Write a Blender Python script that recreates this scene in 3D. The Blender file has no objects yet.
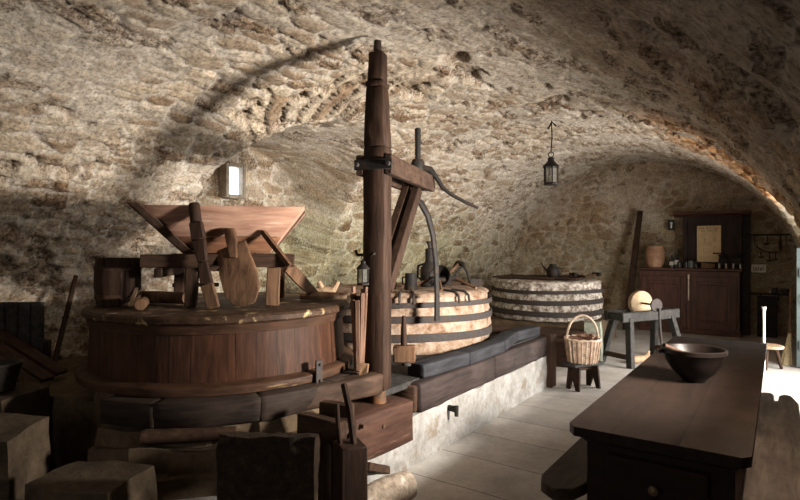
KEY_W, DOOR_W, FILL_W, EXPO = 200.0, 130.0, 5.0, 0.92
import bpy, bmesh, math, random
import numpy as np
from mathutils import Vector, Matrix, Euler, noise as mnoise
random.seed(7)
RNG = np.random.default_rng(5)
SC = bpy.context.scene
COL = SC.collection
PI = math.pi
V = Vector

# ------------------------------------------------------------------ camera
F_PX = 540.0
CAM_H = 1.55
FWD = V((-0.5745, 0.8185, 0.0))
RGT = V((0.8185, 0.5745, 0.0))
cam_d = bpy.data.cameras.new('camera')
cam_d.sensor_width = 36.0
cam_d.lens = F_PX / 800.0 * 36.0
cam_d.clip_start = 0.02
cam = bpy.data.objects.new('camera', cam_d)
COL.objects.link(cam)
cam.location = (0, 0, CAM_H)
cam.rotation_euler = (PI / 2, 0, math.atan2(0.5745, 0.8185))
SC.camera = cam
SC.view_settings.view_transform = 'Standard'
SC.view_settings.look = 'None'
SC.view_settings.gamma = 1.0
SC.view_settings.use_curve_mapping = False


def ray(px, py):
    return FWD + RGT * ((px - 400) / F_PX) + V((0, 0, (250 - py) / F_PX))


def at_d(px, py, d):
    return V((0, 0, CAM_H)) + ray(px, py) * d


def at_z(px, py, z):
    r = ray(px, py)
    return at_d(px, py, (z - CAM_H) / r.z)


def at_y(px, py, y):
    r = ray(px, py)
    return at_d(px, py, y / r.y)


def at_x(px, py, x):
    r = ray(px, py)
    return at_d(px, py, x / r.x)


# ------------------------------------------------------------------ materials
def new_mat(name):
    m = bpy.data.materials.new(name)
    m.use_nodes = True
    nt = m.node_tree
    nt.nodes.clear()
    out = nt.nodes.new('ShaderNodeOutputMaterial')
    b = nt.nodes.new('ShaderNodeBsdfPrincipled')
    nt.links.new(b.outputs[0], out.inputs[0])
    return m, nt, b


def nd(nt, typ, **kw):
    n = nt.nodes.new(typ)
    for k, v in kw.items():
        if k in ('operation', 'blend_type', 'data_type', 'attribute_name', 'feature', 'distance', 'noise_dimensions', 'wave_type', 'bands_direction'):
            setattr(n, k, v)
        else:
            n.inputs[k.replace('_', ' ')].default_value = v
    return n


def ramp(nt, src, stops):
    r = nt.nodes.new('ShaderNodeValToRGB')
    els = r.color_ramp.elements
    while len(els) < len(stops):
        els.new(0.5)
    for e, (p, c) in zip(els, stops):
        e.position = p
        e.color = (c[0], c[1], c[2], 1) if not isinstance(c, (int, float)) else (c, c, c, 1)
    nt.links.new(src, r.inputs[0])
    return r.outputs[0]


def mixc(nt, fac, a, b, mode='MIX'):
    n = nt.nodes.new('ShaderNodeMix')
    n.data_type = 'RGBA'
    n.blend_type = mode
    for sock, v in ((n.inputs[0], fac), (n.inputs[6], a), (n.inputs[7], b)):
        if hasattr(v, 'links'):
            nt.links.new(v, sock)
        elif isinstance(v, (int, float)):
            sock.default_value = v
        else:
            sock.default_value = (v[0], v[1], v[2], 1)
    return n.outputs[2]


def texnoise(nt, coord, scale=(1, 1, 1), sc=5.0, detail=6, rough=.6, dist=0.0):
    mp = nt.nodes.new('ShaderNodeMapping')
    mp.inputs['Scale'].default_value = scale
    nt.links.new(coord, mp.inputs[0])
    n = nt.nodes.new('ShaderNodeTexNoise')
    n.inputs['Scale'].default_value = sc
    n.inputs['Detail'].default_value = detail
    n.inputs['Roughness'].default_value = rough
    n.inputs['Distortion'].default_value = dist
    nt.links.new(mp.outputs[0], n.inputs[0])
    return n.outputs[0]


def bump(nt, b, h, strength=.4, dist=.01, prev=None):
    n = nt.nodes.new('ShaderNodeBump')
    n.inputs['Strength'].default_value = strength
    n.inputs['Distance'].default_value = dist
    nt.links.new(h, n.inputs['Height'])
    if prev is not None:
        nt.links.new(prev, n.inputs['Normal'])
    nt.links.new(n.outputs[0], b.inputs['Normal'])
    return n.outputs[0]


def coords(nt, kind='Object'):
    return nt.nodes.new('ShaderNodeTexCoord').outputs[kind]


def wood(name, dark, light, axis='z', scale=1.0, rough=.70, bumpiness=.6, wear=None, wear_at=.62, spec=.16):
    m, nt, b = new_mat(name)
    co = coords(nt)
    k = {'x': (.12, 1, 1), 'y': (1, .12, 1), 'z': (1, 1, .12), 'n': (1, 1, 1), 'h': (.16, .16, 1)}[axis]
    g = texnoise(nt, co, k, 26 * scale, 7, .62, .5)
    blot = texnoise(nt, co, (1, 1, 1), 3.2 * scale, 5, .6)
    c = ramp(nt, g, [(.3, dark), (.7, light)])
    c = mixc(nt, .55, c, ramp(nt, blot, [(.3, (.35, .33, .33)), (.7, (1.0, 1.0, 1.0))]), 'MULTIPLY')
    if wear:
        w = texnoise(nt, co, k, 9 * scale, 8, .7)
        c = mixc(nt, ramp(nt, w, [(wear_at, 0.0), (wear_at + .1, 1.0)]), c, wear)
    nt.links.new(c, b.inputs['Base Color'])
    nt.links.new(ramp(nt, blot, [(.3, rough + .12), (.7, rough - .08)]), b.inputs['Roughness'])
    b.inputs['Specular IOR Level'].default_value = spec
    bump(nt, b, g, bumpiness, .006)
    return m


def stone(name, stops, sc=6, bumpiness=.6, dist=.015, rough=.9, patch=None, patch_sc=2.5, patch_at=.5, coord='Object'):
    m, nt, b = new_mat(name)
    co = coords(nt, coord)
    n1 = texnoise(nt, co, (1, 1, 1), sc, 8, .68)
    n2 = texnoise(nt, co, (1, 1, 1), sc * 5, 6, .7)
    c = ramp(nt, n1, stops)
    c = mixc(nt, .6, c, ramp(nt, n2, [(.3, .55), (.7, 1.15)]), 'MULTIPLY')
    if patch:
        n3 = texnoise(nt, co, (1, 1, 1), patch_sc, 7, .65)
        c = mixc(nt, ramp(nt, n3, [(patch_at, 0.0), (patch_at + .08, 1.0)]), c, patch)
    nt.links.new(c, b.inputs['Base Color'])
    b.inputs['Roughness'].default_value = rough
    b.inputs['Specular IOR Level'].default_value = .2
    p = bump(nt, b, n1, bumpiness, dist)
    bump(nt, b, n2, bumpiness * .7, dist * .4, p)
    return m


def metal(name, c, rough=.55, metallic=.7, rust=None):
    m, nt, b = new_mat(name)
    co = coords(nt)
    n = texnoise(nt, co, (1, 1, 1), 30, 6, .65)
    cc = ramp(nt, n, [(.35, [v * .6 for v in c]), (.7, c)])
    if rust:
        r = texnoise(nt, co, (1, 1, 1), 12, 6, .65)
        cc = mixc(nt, ramp(nt, r, [(.5, 0.0), (.62, 1.0)]), cc, rust)
    nt.links.new(cc, b.inputs['Base Color'])
    b.inputs['Roughness'].default_value = rough
    b.inputs['Metallic'].default_value = metallic
    b.inputs['Specular IOR Level'].default_value = .22
    bump(nt, b, n, .25, .004)
    return m


def plain(name, c, rough=.7, metallic=0.0, var=.25, sc=20):
    m, nt, b = new_mat(name)
    n = texnoise(nt, coords(nt), (1, 1, 1), sc, 5, .6)
    cc = ramp(nt, n, [(.3, [v * (1 - var) for v in c]), (.7, [min(1, v * (1 + var * .4)) for v in c])])
    nt.links.new(cc, b.inputs['Base Color'])
    b.inputs['Roughness'].default_value = rough
    b.inputs['Metallic'].default_value = metallic
    bump(nt, b, n, .2, .003)
    return m


# ------------------------------------------------------------------ mesh building
ROOTS = {}


class MB:
    def __init__(s):
        s.bm = bmesh.new()

    def _add(s, verts, faces):
        vs = [s.bm.verts.new(v) for v in verts]
        fs = []
        for f in faces:
            try:
                fs.append(s.bm.faces.new([vs[i] for i in f]))
            except ValueError:
                pass
        return vs

    def box(s, c, size, rot=None, taper=1.0, jit=0.0):
        hx, hy, hz = size[0] / 2, size[1] / 2, size[2] / 2
        M = rot if isinstance(rot, Matrix) else (Euler(rot).to_matrix() if rot else Matrix.Identity(3))
        P = []
        for dz in (-1, 1):
            t = taper if dz > 0 else 1.0
            for dx, dy in ((-1, -1), (1, -1), (1, 1), (-1, 1)):
                v = V((dx * hx * t, dy * hy * t, dz * hz))
                if jit:
                    v += V((random.uniform(-jit, jit), random.uniform(-jit, jit), random.uniform(-jit, jit)))
                P.append(V(c) + M @ v)
        s._add(P, [(3, 2, 1, 0), (4, 5, 6, 7), (0, 1, 5, 4), (1, 2, 6, 5), (2, 3, 7, 6), (3, 0, 4, 7)])
        return s

    def bar(s, p0, p1, w, h, up=(0, 0, 1), w1=None, h1=None):
        p0, p1 = V(p0), V(p1)
        a = (p1 - p0).normalized()
        u = V(up)
        x = a.cross(u)
        if x.length < 1e-4:
            x = a.cross(V((1, 0, 0)))
        x.normalize()
        z = x.cross(a).normalized()
        w1 = w if w1 is None else w1
        h1 = h if h1 is None else h1
        P = []
        for p, ww, hh in ((p0, w, h), (p1, w1, h1)):
            for dx, dz in ((-1, -1), (1, -1), (1, 1), (-1, 1)):
                P.append(p + x * dx * ww / 2 + z * dz * hh / 2)
        s._add(P, [(3, 2, 1, 0), (4, 5, 6, 7), (0, 1, 5, 4), (1, 2, 6, 5), (2, 3, 7, 6), (3, 0, 4, 7)])
        return s

    def tube(s, pts, rads, n=10, flat=1.0):
        pts = [V(p) for p in pts]
        if isinstance(rads, (int, float)):
            rads = [rads] * len(pts)
        rings = []
        prev_x = None
        for i, p in enumerate(pts):
            a = (pts[min(i + 1, len(pts) - 1)] - pts[max(i - 1, 0)]).normalized()
            if prev_x is None:
                x = a.orthogonal().normalized()
            else:
                x = prev_x - a * prev_x.dot(a)
                x = x.normalized() if x.length > 1e-5 else a.orthogonal().normalized()
            prev_x = x
            y = a.cross(x)
            rings.append([s.bm.verts.new(p + (x * math.cos(2 * PI * k / n) + y * math.sin(2 * PI * k / n) * flat) * rads[i]) for k in range(n)])
        for r0, r1 in zip(rings, rings[1:]):
            for k in range(n):
                s.bm.faces.new((r0[k], r0[(k + 1) % n], r1[(k + 1) % n], r1[k]))
        s.bm.faces.new(list(reversed(rings[0])))
        s.bm.faces.new(rings[-1])
        return s

    def lathe(s, prof, c=(0, 0, 0), n=40, rot=None, closed=False, wob=None, a0=0.0, a1=2 * PI):
        M = rot if isinstance(rot, Matrix) else (Euler(rot).to_matrix() if rot else Matrix.Identity(3))
        c = V(c)
        full = abs(a1 - a0 - 2 * PI) < 1e-6
        cnt = n if full else n + 1
        rings = []
        for (r, z) in prof:
            if r < 1e-6:
                rings.append([s.bm.verts.new(c + M @ V((0, 0, z)))])
            else:
                ring = []
                for k in range(cnt):
                    t = a0 + (a1 - a0) * k / n
                    rr, zz = (r, z) if wob is None else wob(r, z, t)
                    ring.append(s.bm.verts.new(c + M @ V((rr * math.cos(t), rr * math.sin(t), zz))))
                rings.append(ring)
        pairs = list(zip(rings, rings[1:]))
        if closed:
            pairs.append((rings[-1], rings[0]))
        for r0, r1 in pairs:
            m = n if full else n
            for k in range(m):
                k2 = (k + 1) % cnt
                if len(r0) == 1 and len(r1) == 1:
                    continue
                if len(r0) == 1:
                    s.bm.faces.new((r0[0], r1[k2], r1[k]))
                elif len(r1) == 1:
                    s.bm.faces.new((r0[k], r0[k2], r1[0]))
                else:
                    s.bm.faces.new((r0[k], r0[k2], r1[k2], r1[k]))
        if not full and len(rings) > 2:
            for k in (0, cnt - 1):
                try:
                    s.bm.faces.new([r[k if len(r) > 1 else 0] for r in rings])
                except ValueError:
                    pass
        return s

    def prism(s, outline, vec):
        n = len(outline)
        vec = V(vec)
        P = [V(p) for p in outline] + [V(p) + vec for p in outline]
        s._add(P, [tuple(range(n - 1, -1, -1)), tuple(range(n, 2 * n))] + [(i, (i + 1) % n, n + (i + 1) % n, n + i) for i in range(n)])
        return s

    def rough(s, cuts=2, amp=.006, freq=6.0, seed=0.0, maxlen=None):
        if maxlen:
            for _ in range(5):
                e = [e for e in s.bm.edges if e.calc_length() > maxlen]
                if not e:
                    break
                bmesh.ops.subdivide_edges(s.bm, edges=e, cuts=1, use_grid_fill=True)
        elif cuts:
            bmesh.ops.subdivide_edges(s.bm, edges=s.bm.edges[:], cuts=cuts, use_grid_fill=True)
        for v in s.bm.verts:
            q = v.co * freq + V((seed, seed * 1.7, 3.1))
            v.co += V((mnoise.noise(q), mnoise.noise(q + V((17, 0, 0))), mnoise.noise(q + V((0, 31, 0))))) * amp
        return s

    def build(s, name, mat, parent=None, bevel=0.0, ang=38, segs=1, local=False, props=None):
        bm = s.bm
        bmesh.ops.recalc_face_normals(bm, faces=bm.faces[:])
        loc = None
        if parent is not None and not local:
            bmesh.ops.transform(bm, matrix=ROOTS[parent.name].inverted(), verts=bm.verts[:])
        elif parent is None:
            xs = [v.co for v in bm.verts]
            lo = V([min(v[i] for v in xs) for i in range(3)])
            hi = V([max(v[i] for v in xs) for i in range(3)])
            loc = V(((lo.x + hi.x) / 2, (lo.y + hi.y) / 2, lo.z))
            bmesh.ops.translate(bm, vec=-loc, verts=bm.verts[:])
        if bevel:
            e = [e for e in bm.edges if len(e.link_faces) == 2 and e.calc_face_angle(0) > math.radians(ang)]
            bmesh.ops.bevel(bm, geom=e, offset=bevel, offset_type='OFFSET', segments=segs, affect='EDGES', clamp_overlap=True)
        for f in bm.faces:
            f.smooth = True
        for e in bm.edges:
            if len(e.link_faces) == 2 and e.calc_face_angle(0) > math.radians(ang):
                e.smooth = False
        me = bpy.data.meshes.new(name)
        bm.to_mesh(me)
        bm.free()
        me.materials.append(mat)
        o = bpy.data.objects.new(name, me)
        COL.objects.link(o)
        if loc is not None:
            o.location = loc
            ROOTS[o.name] = Matrix.Translation(loc)
        if parent is not None:
            o.parent = parent
            ROOTS[o.name] = ROOTS[parent.name]
        if props:
            for k, v in props.items():
                o[k] = v
        return o


def tag(o, label, cat, group=None):
    o['label'] = label
    o['category'] = cat
    if group:
        o['group'] = group
    return o


def thing(name, label, cat, loc, rotz=0.0, group=None):
    o = bpy.data.objects.new(name, None)
    o.empty_display_size = .1
    COL.objects.link(o)
    o.location = loc
    o.rotation_euler = (0, 0, rotz)
    ROOTS[o.name] = Matrix.Translation(V(loc)) @ Matrix.Rotation(rotz, 4, 'Z')
    return tag(o, label, cat, group)


def structure(o):
    o['kind'] = 'structure'
    return o


def dup(root, loc, rotz=None, label=None, scale=None):
    r = root.copy()
    COL.objects.link(r)
    r.location = loc
    if rotz is not None:
        r.rotation_euler = (root.rotation_euler[0], root.rotation_euler[1], rotz)
    if scale:
        r.scale = (scale, scale, scale)
    if label:
        r['label'] = label
    for ch in list(root.children):
        c = ch.copy()
        COL.objects.link(c)
        c.parent = r
        for g in list(ch.children):
            d = g.copy()
            COL.objects.link(d)
            d.parent = c
    return r
# ------------------------------------------------------------------ numpy noise
def _h(ix, iy, iz, seed):
    h = (ix.astype(np.int64) * 374761393 + iy.astype(np.int64) * 668265263 + iz.astype(np.int64) * 2147483647 + seed * 144665) & 0xffffffff
    h = ((h ^ (h >> 13)) * 1274126177) & 0xffffffff
    h = ((h ^ (h >> 16)) * 2246822519) & 0xffffffff
    return ((h ^ (h >> 15)) & 0xffffff) / float(0xffffff)


def vnoise(p, seed=0):
    i = np.floor(p).astype(np.int64)
    f = p - i
    f = f * f * (3 - 2 * f)
    r = 0
    for dx in (0, 1):
        for dy in (0, 1):
            for dz in (0, 1):
                w = (f[:, 0] if dx else 1 - f[:, 0]) * (f[:, 1] if dy else 1 - f[:, 1]) * (f[:, 2] if dz else 1 - f[:, 2])
                r = r + w * _h(i[:, 0] + dx, i[:, 1] + dy, i[:, 2] + dz, seed)
    return r


def fbm(p, oct=4, seed=0, gain=.5):
    a, s, t = 1.0, 0.0, 0.0
    q = p.copy()
    for o in range(oct):
        s = s + a * vnoise(q, seed + o * 13)
        t += a
        a *= gain
        q = q * 2.03 + 5.17
    return s / t


def sstep(a, b, x):
    t = np.clip((x - a) / (b - a), 0, 1)
    return t * t * (3 - 2 * t)


def rubble(u, v, P, cw, ch, seed):
    """coursed rubble: u along the course, v across; returns height 0..1, stone id, mortar mask"""
    wu = u + (fbm(P * 2.2, 3, seed + 3) - .5) * .22
    wv = v + (fbm(P * 1.7 + 9, 3, seed + 5) - .5) * .26
    gu, gv = wu / cw, wv / ch
    row = np.floor(gv)
    f1 = np.full(u.shape, 9.0)
    f2 = np.full(u.shape, 9.0)
    ident = np.zeros(u.shape)
    z0 = np.zeros(u.shape)
    for dr in (-1, 0, 1):
        r = row + dr
        off = _h(r, z0, z0, seed + 11) * 1.0
        col = np.floor(gu + off)
        for dc in (-1, 0, 1):
            c = col + dc
            jx = _h(c, r, z0, seed + 21) * .8 + .1
            jy = _h(c, r, z0, seed + 22) * .6 + .2
            sz = .82 + .5 * _h(c, r, z0, seed + 24)
            dx = (c + jx - off - gu)
            dy = (r + jy - gv)
            d = (np.abs(dx) ** 2.6 + np.abs(dy * 1.05) ** 2.6) ** (1 / 2.6) / sz
            hid = _h(c, r, z0, seed + 23)
            closer = d < f1
            f2 = np.where(closer, f1, np.minimum(f2, d))
            ident = np.where(closer, hid, ident)
            f1 = np.where(closer, d, f1)
    edge = f2 - f1
    return edge, ident, f1


CX, HW = -2.4, 2.75          # vault axis and half width
Y0, Y1 = -1.6, 11.9


def crown(y):
    return 2.03 + .32 * np.clip((y - 3.0) / 9.0, 0, 1) - .02 * np.clip(3 - y, 0, 3)


# recesses: (side, y0, y1, z0, z1 crown, depth limit x, arch rise)
NICHE = dict(side=-1, y0=3.25, y1=5.45, z0=1.45, zs=2.15, rise=.74, x=-5.62)
DOOR = dict(side=1, y0=6.20, y1=9.05, z0=-1.0, zs=1.94, rise=.26, x=.85)
WIN = dict(side=1, y0=3.10, y1=3.68, z0=1.40, zs=1.74, rise=.05, x=.60)


def make_shell():
    # cross section samples by arc length: left foot -> crown -> right foot
    sec = []
    for z in np.arange(0, 1.0, .03):
        sec.append((-1.0, 0.0, z))
    n_arc = 230
    ph = np.linspace(0, PI, 2000)
    x = -np.cos(ph) * HW
    z = 2.15 * np.sin(ph)
    s = np.concatenate([[0], np.cumsum(np.hypot(np.diff(x), np.diff(z)))])
    fine = np.linspace(0, s[-1], int(s[-1] / .0225))
    phs = np.interp(fine, s, ph)
    L0 = 1.0
    ys = np.concatenate([np.arange(Y0, 1.2, .06), np.arange(1.2, 6.5, .019), np.arange(6.5, Y1 + .03, .032)])
    ys[-1] = Y1
    cosv = np.concatenate([np.full(len(sec), 1.0), np.cos(phs), np.full(len(sec), -1.0)])
    sinv = np.concatenate([np.zeros(len(sec)), np.sin(phs), np.zeros(len(sec))])
    zlow = np.concatenate([np.array([q[2] for q in sec]) - 1.0, np.zeros(len(phs)), np.array([q[2] for q in sec])[::-1] - 1.0])
    arc = np.concatenate([np.array([q[2] for q in sec]), L0 + fine, L0 + fine[-1] + 1.0 - np.array([q[2] for q in sec])[::-1]])
    ns, ny = len(cosv), len(ys)
    A, Y = np.meshgrid(np.arange(ns), ys, indexing='ij')
    C, S, ZL, ARC = cosv[A], sinv[A], zlow[A], arc[A]
    H = crown(Y)
    X = CX - HW * C
    Z = 1.0 + ZL + H * S
    NX = C / HW
    NZ = -S / H
    ln = np.hypot(NX, NZ)
    NX, NZ = NX / ln, NZ / ln
    # push the surface out into the recesses
    inside = np.zeros(X.shape, bool)
    for R in (NICHE, DOOR, WIN):
        yc, hy = (R['y0'] + R['y1']) / 2, (R['y1'] - R['y0']) / 2
        t = np.clip(1 - ((Y - yc) / hy) ** 2, 0, 1)
        ztop = R['zs'] + R['rise'] * np.sqrt(t)
        iny = np.abs(Y - yc) < hy
        side = (X - CX) * R['side'] > .3
        m = np.minimum((R['x'] - CX) / np.where(np.abs(X - CX) < .2, .2 * R['side'], X - CX), (ztop - 1.0) / np.maximum(Z - 1.0, 1e-3))
        low = ZL < 0
        m = np.where(low, (R['x'] - CX) / (X - CX + 1e-9), m)
        zext = np.where(low, Z, 1.0 + (Z - 1.0) * m)
        ok = iny & side & (m > 1.0) & (zext > R['z0'])
        xe = CX + (X - CX) * m
        X = np.where(ok, xe, X)
        Z = np.where(ok, zext, Z)
        inside |= ok
    P = np.stack([X.ravel(), Y.ravel(), Z.ravel()], 1)
    u, v = Y.ravel(), ARC.ravel()
    edge, ident, f1 = rubble(u, v, P, .30, .135, 1)
    e2, id2, _ = rubble(u * 1.0, v, P + 40, .15, .07, 77)
    small = sstep(.5, .62, fbm(P * .9 + 3, 3, 50))
    edge = edge * (1 - small) + e2 * small
    ident = np.where(small > .5, id2, ident)
    mort = 1 - sstep(.05, .20, edge)
    ruin = fbm(P * 1.1 + 7, 3, 31)
    cen = np.exp(-((X.ravel() + 2.1) / 1.5) ** 2) * .10
    plaster = sstep(.52, .66, ruin + cen)           # patches where old render hides the joints
    plaster = plaster * (1 - .85 * (1 - sstep(1.8, 2.5, P[:, 2])) * (P[:, 0] < CX))
    rough_st = sstep(.72, .82, ident)               # crumbling stones
    fine_n = fbm(P * 26, 4, 91, .6) - .5
    mid_n = fbm(P * 7.5, 4, 61, .55) - .5
    big_n = fbm(P * 1.4, 3, 71) - .5
    h = (1 - mort) * (.010 + .022 * ident) * (1 - .72 * plaster)
    crumb = np.abs(fbm(P * 30, 3, 191, .6) - .5) * 2
    h += mid_n * .020 + big_n * .05 + fine_n * (.030 + .05 * rough_st) - crumb * (.012 + .03 * rough_st)
    # thin rubble voussoirs set on edge round the niche arch
    yc, hy = (NICHE['y0'] + NICHE['y1']) / 2, (NICHE['y1'] - NICHE['y0']) / 2
    fy, fz = (P[:, 1] - yc) / hy, (P[:, 2] - NICHE['zs']) / NICHE['rise']
    rad = np.hypot(fy, fz)
    an = np.arctan2(fz, fy) + (fbm(P * 3, 2, 18) - .5) * .12
    band = sstep(1.0, 1.04, rad) * (1 - sstep(1.36, 1.44, rad + (fbm(P * 2, 2, 19) - .5) * .3)) * (P[:, 0] < CX) * (P[:, 2] > NICHE['zs'])
    saw = (an * 9.5) % 1.0
    vous = band * sstep(1.55, 1.75, an) * (1 - sstep(2.5, 2.7, an))
    h = h * (1 - .6 * vous) + vous * (.045 * saw - .02)
    ident = np.where(vous > .5, np.where(saw > .2, .18 + .5 * ((an * 9.5) // 1 % 3) / 3, .4), ident)
    mort = np.where(vous > .5, (saw < .15) * .5, mort)
    pits = sstep(.60, .70, fbm(P * np.array([5.2, 3.6, 6.2]) + 13, 3, 41)) * sstep(.42, .55, fbm(P * .8 + 31, 2, 43))
    h -= pits * (.02 + .09 * (fine_n + .5) + .03 * crumb)
    # ledges running down the flank of the vault
    hgt = np.clip(h, -.16, .14)
    D = np.where(inside.ravel(), hgt * .7, hgt)
    X = X + (NX.ravel() * D).reshape(X.shape)
    Z = Z + (NZ.ravel() * D).reshape(X.shape)
    Yd = Y + np.where(inside, 0, (mid_n * .02).reshape(Y.shape))
    co = np.stack([X, Yd, Z], -1)
    # colour attributes
    tint = fbm(P * .55 + 21, 3, 15)
    att = np.stack([ident, np.clip(mort + .55 * plaster, 0, 1), np.clip(pits + rough_st * .6, 0, 1), tint], 1)
    idx = np.arange(ns * ny).reshape(ns, ny)
    q = np.stack([idx[:-1, :-1], idx[:-1, 1:], idx[1:, 1:], idx[1:, :-1]], -1)
    # openings: outer faces of the door and window recesses
    Xc = (X[:-1, :-1] + X[1:, :-1] + X[:-1, 1:] + X[1:, 1:]) / 4
    keep = np.ones(Xc.shape, bool)
    for R in (DOOR, WIN):
        yy = (Y[:-1, :-1] + Y[1:, 1:]) / 2
        keep &= ~((Xc > R['x'] - .09) & (yy > R['y0']) & (yy < R['y1']))
    a_l = np.searchsorted(arc, 1.35)
    a_r = np.searchsorted(arc, arc[-1] - 1.25)
    rows = np.arange(ns - 1)[:, None] + np.zeros((1, ny - 1), int)
    out = {}
    for name, sel in (('wall_left', rows < a_l), ('ceiling', (rows >= a_l) & (rows < a_r)), ('wall_right', rows >= a_r)):
        f = q[sel & keep]
        out[name] = mesh_np(name, co.reshape(-1, 3), f, att)
    return out


def mesh_np(name, co, faces, att, mat=None):
    used, inv = np.unique(faces.ravel(), return_inverse=True)
    co, att, faces = co[used], att[used], inv.reshape(faces.shape)
    me = bpy.data.meshes.new(name)
    n, m = len(co), len(faces)
    me.vertices.add(n)
    me.vertices.foreach_set('co', co.astype(np.float32).ravel())
    me.loops.add(m * 4)
    me.loops.foreach_set('vertex_index', faces.astype(np.int32).ravel())
    me.polygons.add(m)
    me.polygons.foreach_set('loop_start', np.arange(0, m * 4, 4, dtype=np.int32))
    me.polygons.foreach_set('loop_total', np.full(m, 4, np.int32))
    me.update(calc_edges=True)
    me.polygons.foreach_set('use_smooth', np.ones(m, bool))
    a = me.attributes.new('rubble', 'FLOAT_COLOR', 'POINT')
    a.data.foreach_set('color', np.ascontiguousarray(att, dtype=np.float32).ravel())
    o = bpy.data.objects.new(name, me)
    COL.objects.link(o)
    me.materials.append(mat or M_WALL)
    structure(o)
    return o


def wall_material(name, gain=1.0, brown=0.0):
    m, nt, b = new_mat(name)
    at = nd(nt, 'ShaderNodeAttribute', attribute_name='rubble')
    sep = nt.nodes.new('ShaderNodeSeparateColor')
    nt.links.new(at.outputs['Color'], sep.inputs[0])
    co = coords(nt)
    n1 = texnoise(nt, co, (1, 1, 1), 11, 9, .74)
    n2 = texnoise(nt, co, (1, 1, 1), 38, 9, .78)
    st = ramp(nt, sep.outputs[0], [(0, (.36, .27, .19)), (.18, (.54, .46, .36)), (.34, (.33, .235, .155)), (.5, (.60, .50, .38)),
                                   (.66, (.46, .40, .33)), (.78, (.38, .28, .19)), (.9, (.50, .41, .31)), (1, (.28, .18, .11))])
    mo = (.64 * gain, .575 * gain, .50 * gain)
    c = mixc(nt, sep.outputs[1], st, mo)
    crk = ramp(nt, n2, [(.40, 1.0), (.56, .15)])
    pm = nd(nt, 'ShaderNodeMath', operation='MULTIPLY')
    nt.links.new(crk, pm.inputs[0])
    nt.links.new(ramp(nt, sep.outputs[2], [(.15, 0.0), (.7, 1.0)]), pm.inputs[1])
    c = mixc(nt, pm.outputs[0], c, (.13, .075, .042))
    c = mixc(nt, .8, c, ramp(nt, n1, [(.28, (.50, .46, .42)), (.55, (1.0, .98, .95)), (.75, (1.18, 1.15, 1.08))]), 'MULTIPLY')
    c = mixc(nt, .85, c, ramp(nt, n2, [(.36, .22), (.5, .92), (.64, 1.28)]), 'MULTIPLY')
    sep2 = nt.nodes.new('ShaderNodeSeparateXYZ')
    nt.links.new(co, sep2.inputs[0])
    # damp green growth near the ground on the long wall
    n3 = texnoise(nt, co, (1, 1, 1), 1.6, 6, .65)
    def math_(op, a, bb):
        n = nd(nt, 'ShaderNodeMath', operation=op)
        for i, vv in enumerate((a, bb)):
            if hasattr(vv, 'links'):
                nt.links.new(vv, n.inputs[i])
            else:
                n.inputs[i].default_value = vv
        return n.outputs[0]
    zz = math_('ADD', sep2.outputs[2], math_('MULTIPLY', n3, 1.4))
    low = ramp(nt, math_('MULTIPLY', zz, .25), [(.58, 1.0), (.76, 0.0)])
    yy = ramp(nt, math_('MULTIPLY', sep2.outputs[1], 1 / 12.0), [(.27, 0.0), (.42, 1.0), (.70, 1.0), (.85, .55)])
    g = math_('MULTIPLY', math_('MULTIPLY', low, yy), .8)
    c = mixc(nt, g, c, mixc(nt, 1.0, c, (.56, .62, .47), 'MULTIPLY'))
    # orange tint along the right flank of the vault, broken up by noise
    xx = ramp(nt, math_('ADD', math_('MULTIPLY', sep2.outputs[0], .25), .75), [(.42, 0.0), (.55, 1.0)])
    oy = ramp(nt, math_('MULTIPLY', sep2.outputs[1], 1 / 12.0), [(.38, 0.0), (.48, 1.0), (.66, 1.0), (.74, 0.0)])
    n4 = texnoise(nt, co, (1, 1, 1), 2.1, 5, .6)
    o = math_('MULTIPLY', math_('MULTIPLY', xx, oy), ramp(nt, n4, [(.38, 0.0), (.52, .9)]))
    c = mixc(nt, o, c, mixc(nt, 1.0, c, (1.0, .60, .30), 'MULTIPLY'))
    if brown:
        n5 = texnoise(nt, co, (1, 1, 1), 1.3, 6, .65)
        c = mixc(nt, ramp(nt, n5, [(.35, brown), (.62, .15)]), c, mixc(nt, 1.0, c, (.70, .56, .41), 'MULTIPLY'))
    hs = nt.nodes.new('ShaderNodeHueSaturation')
    hs.inputs['Saturation'].default_value = .98
    nt.links.new(c, hs.inputs['Color'])
    nt.links.new(hs.outputs[0], b.inputs['Base Color'])
    b.inputs['Roughness'].default_value = .95
    b.inputs['Specular IOR Level'].default_value = .12
    p = bump(nt, b, n1, .8, .022)
    bump(nt, b, n2, .9, .016, p)
    return m


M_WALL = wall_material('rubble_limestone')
M_END = wall_material('rubble_end_wall', .92, .85)
make_shell()


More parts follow.
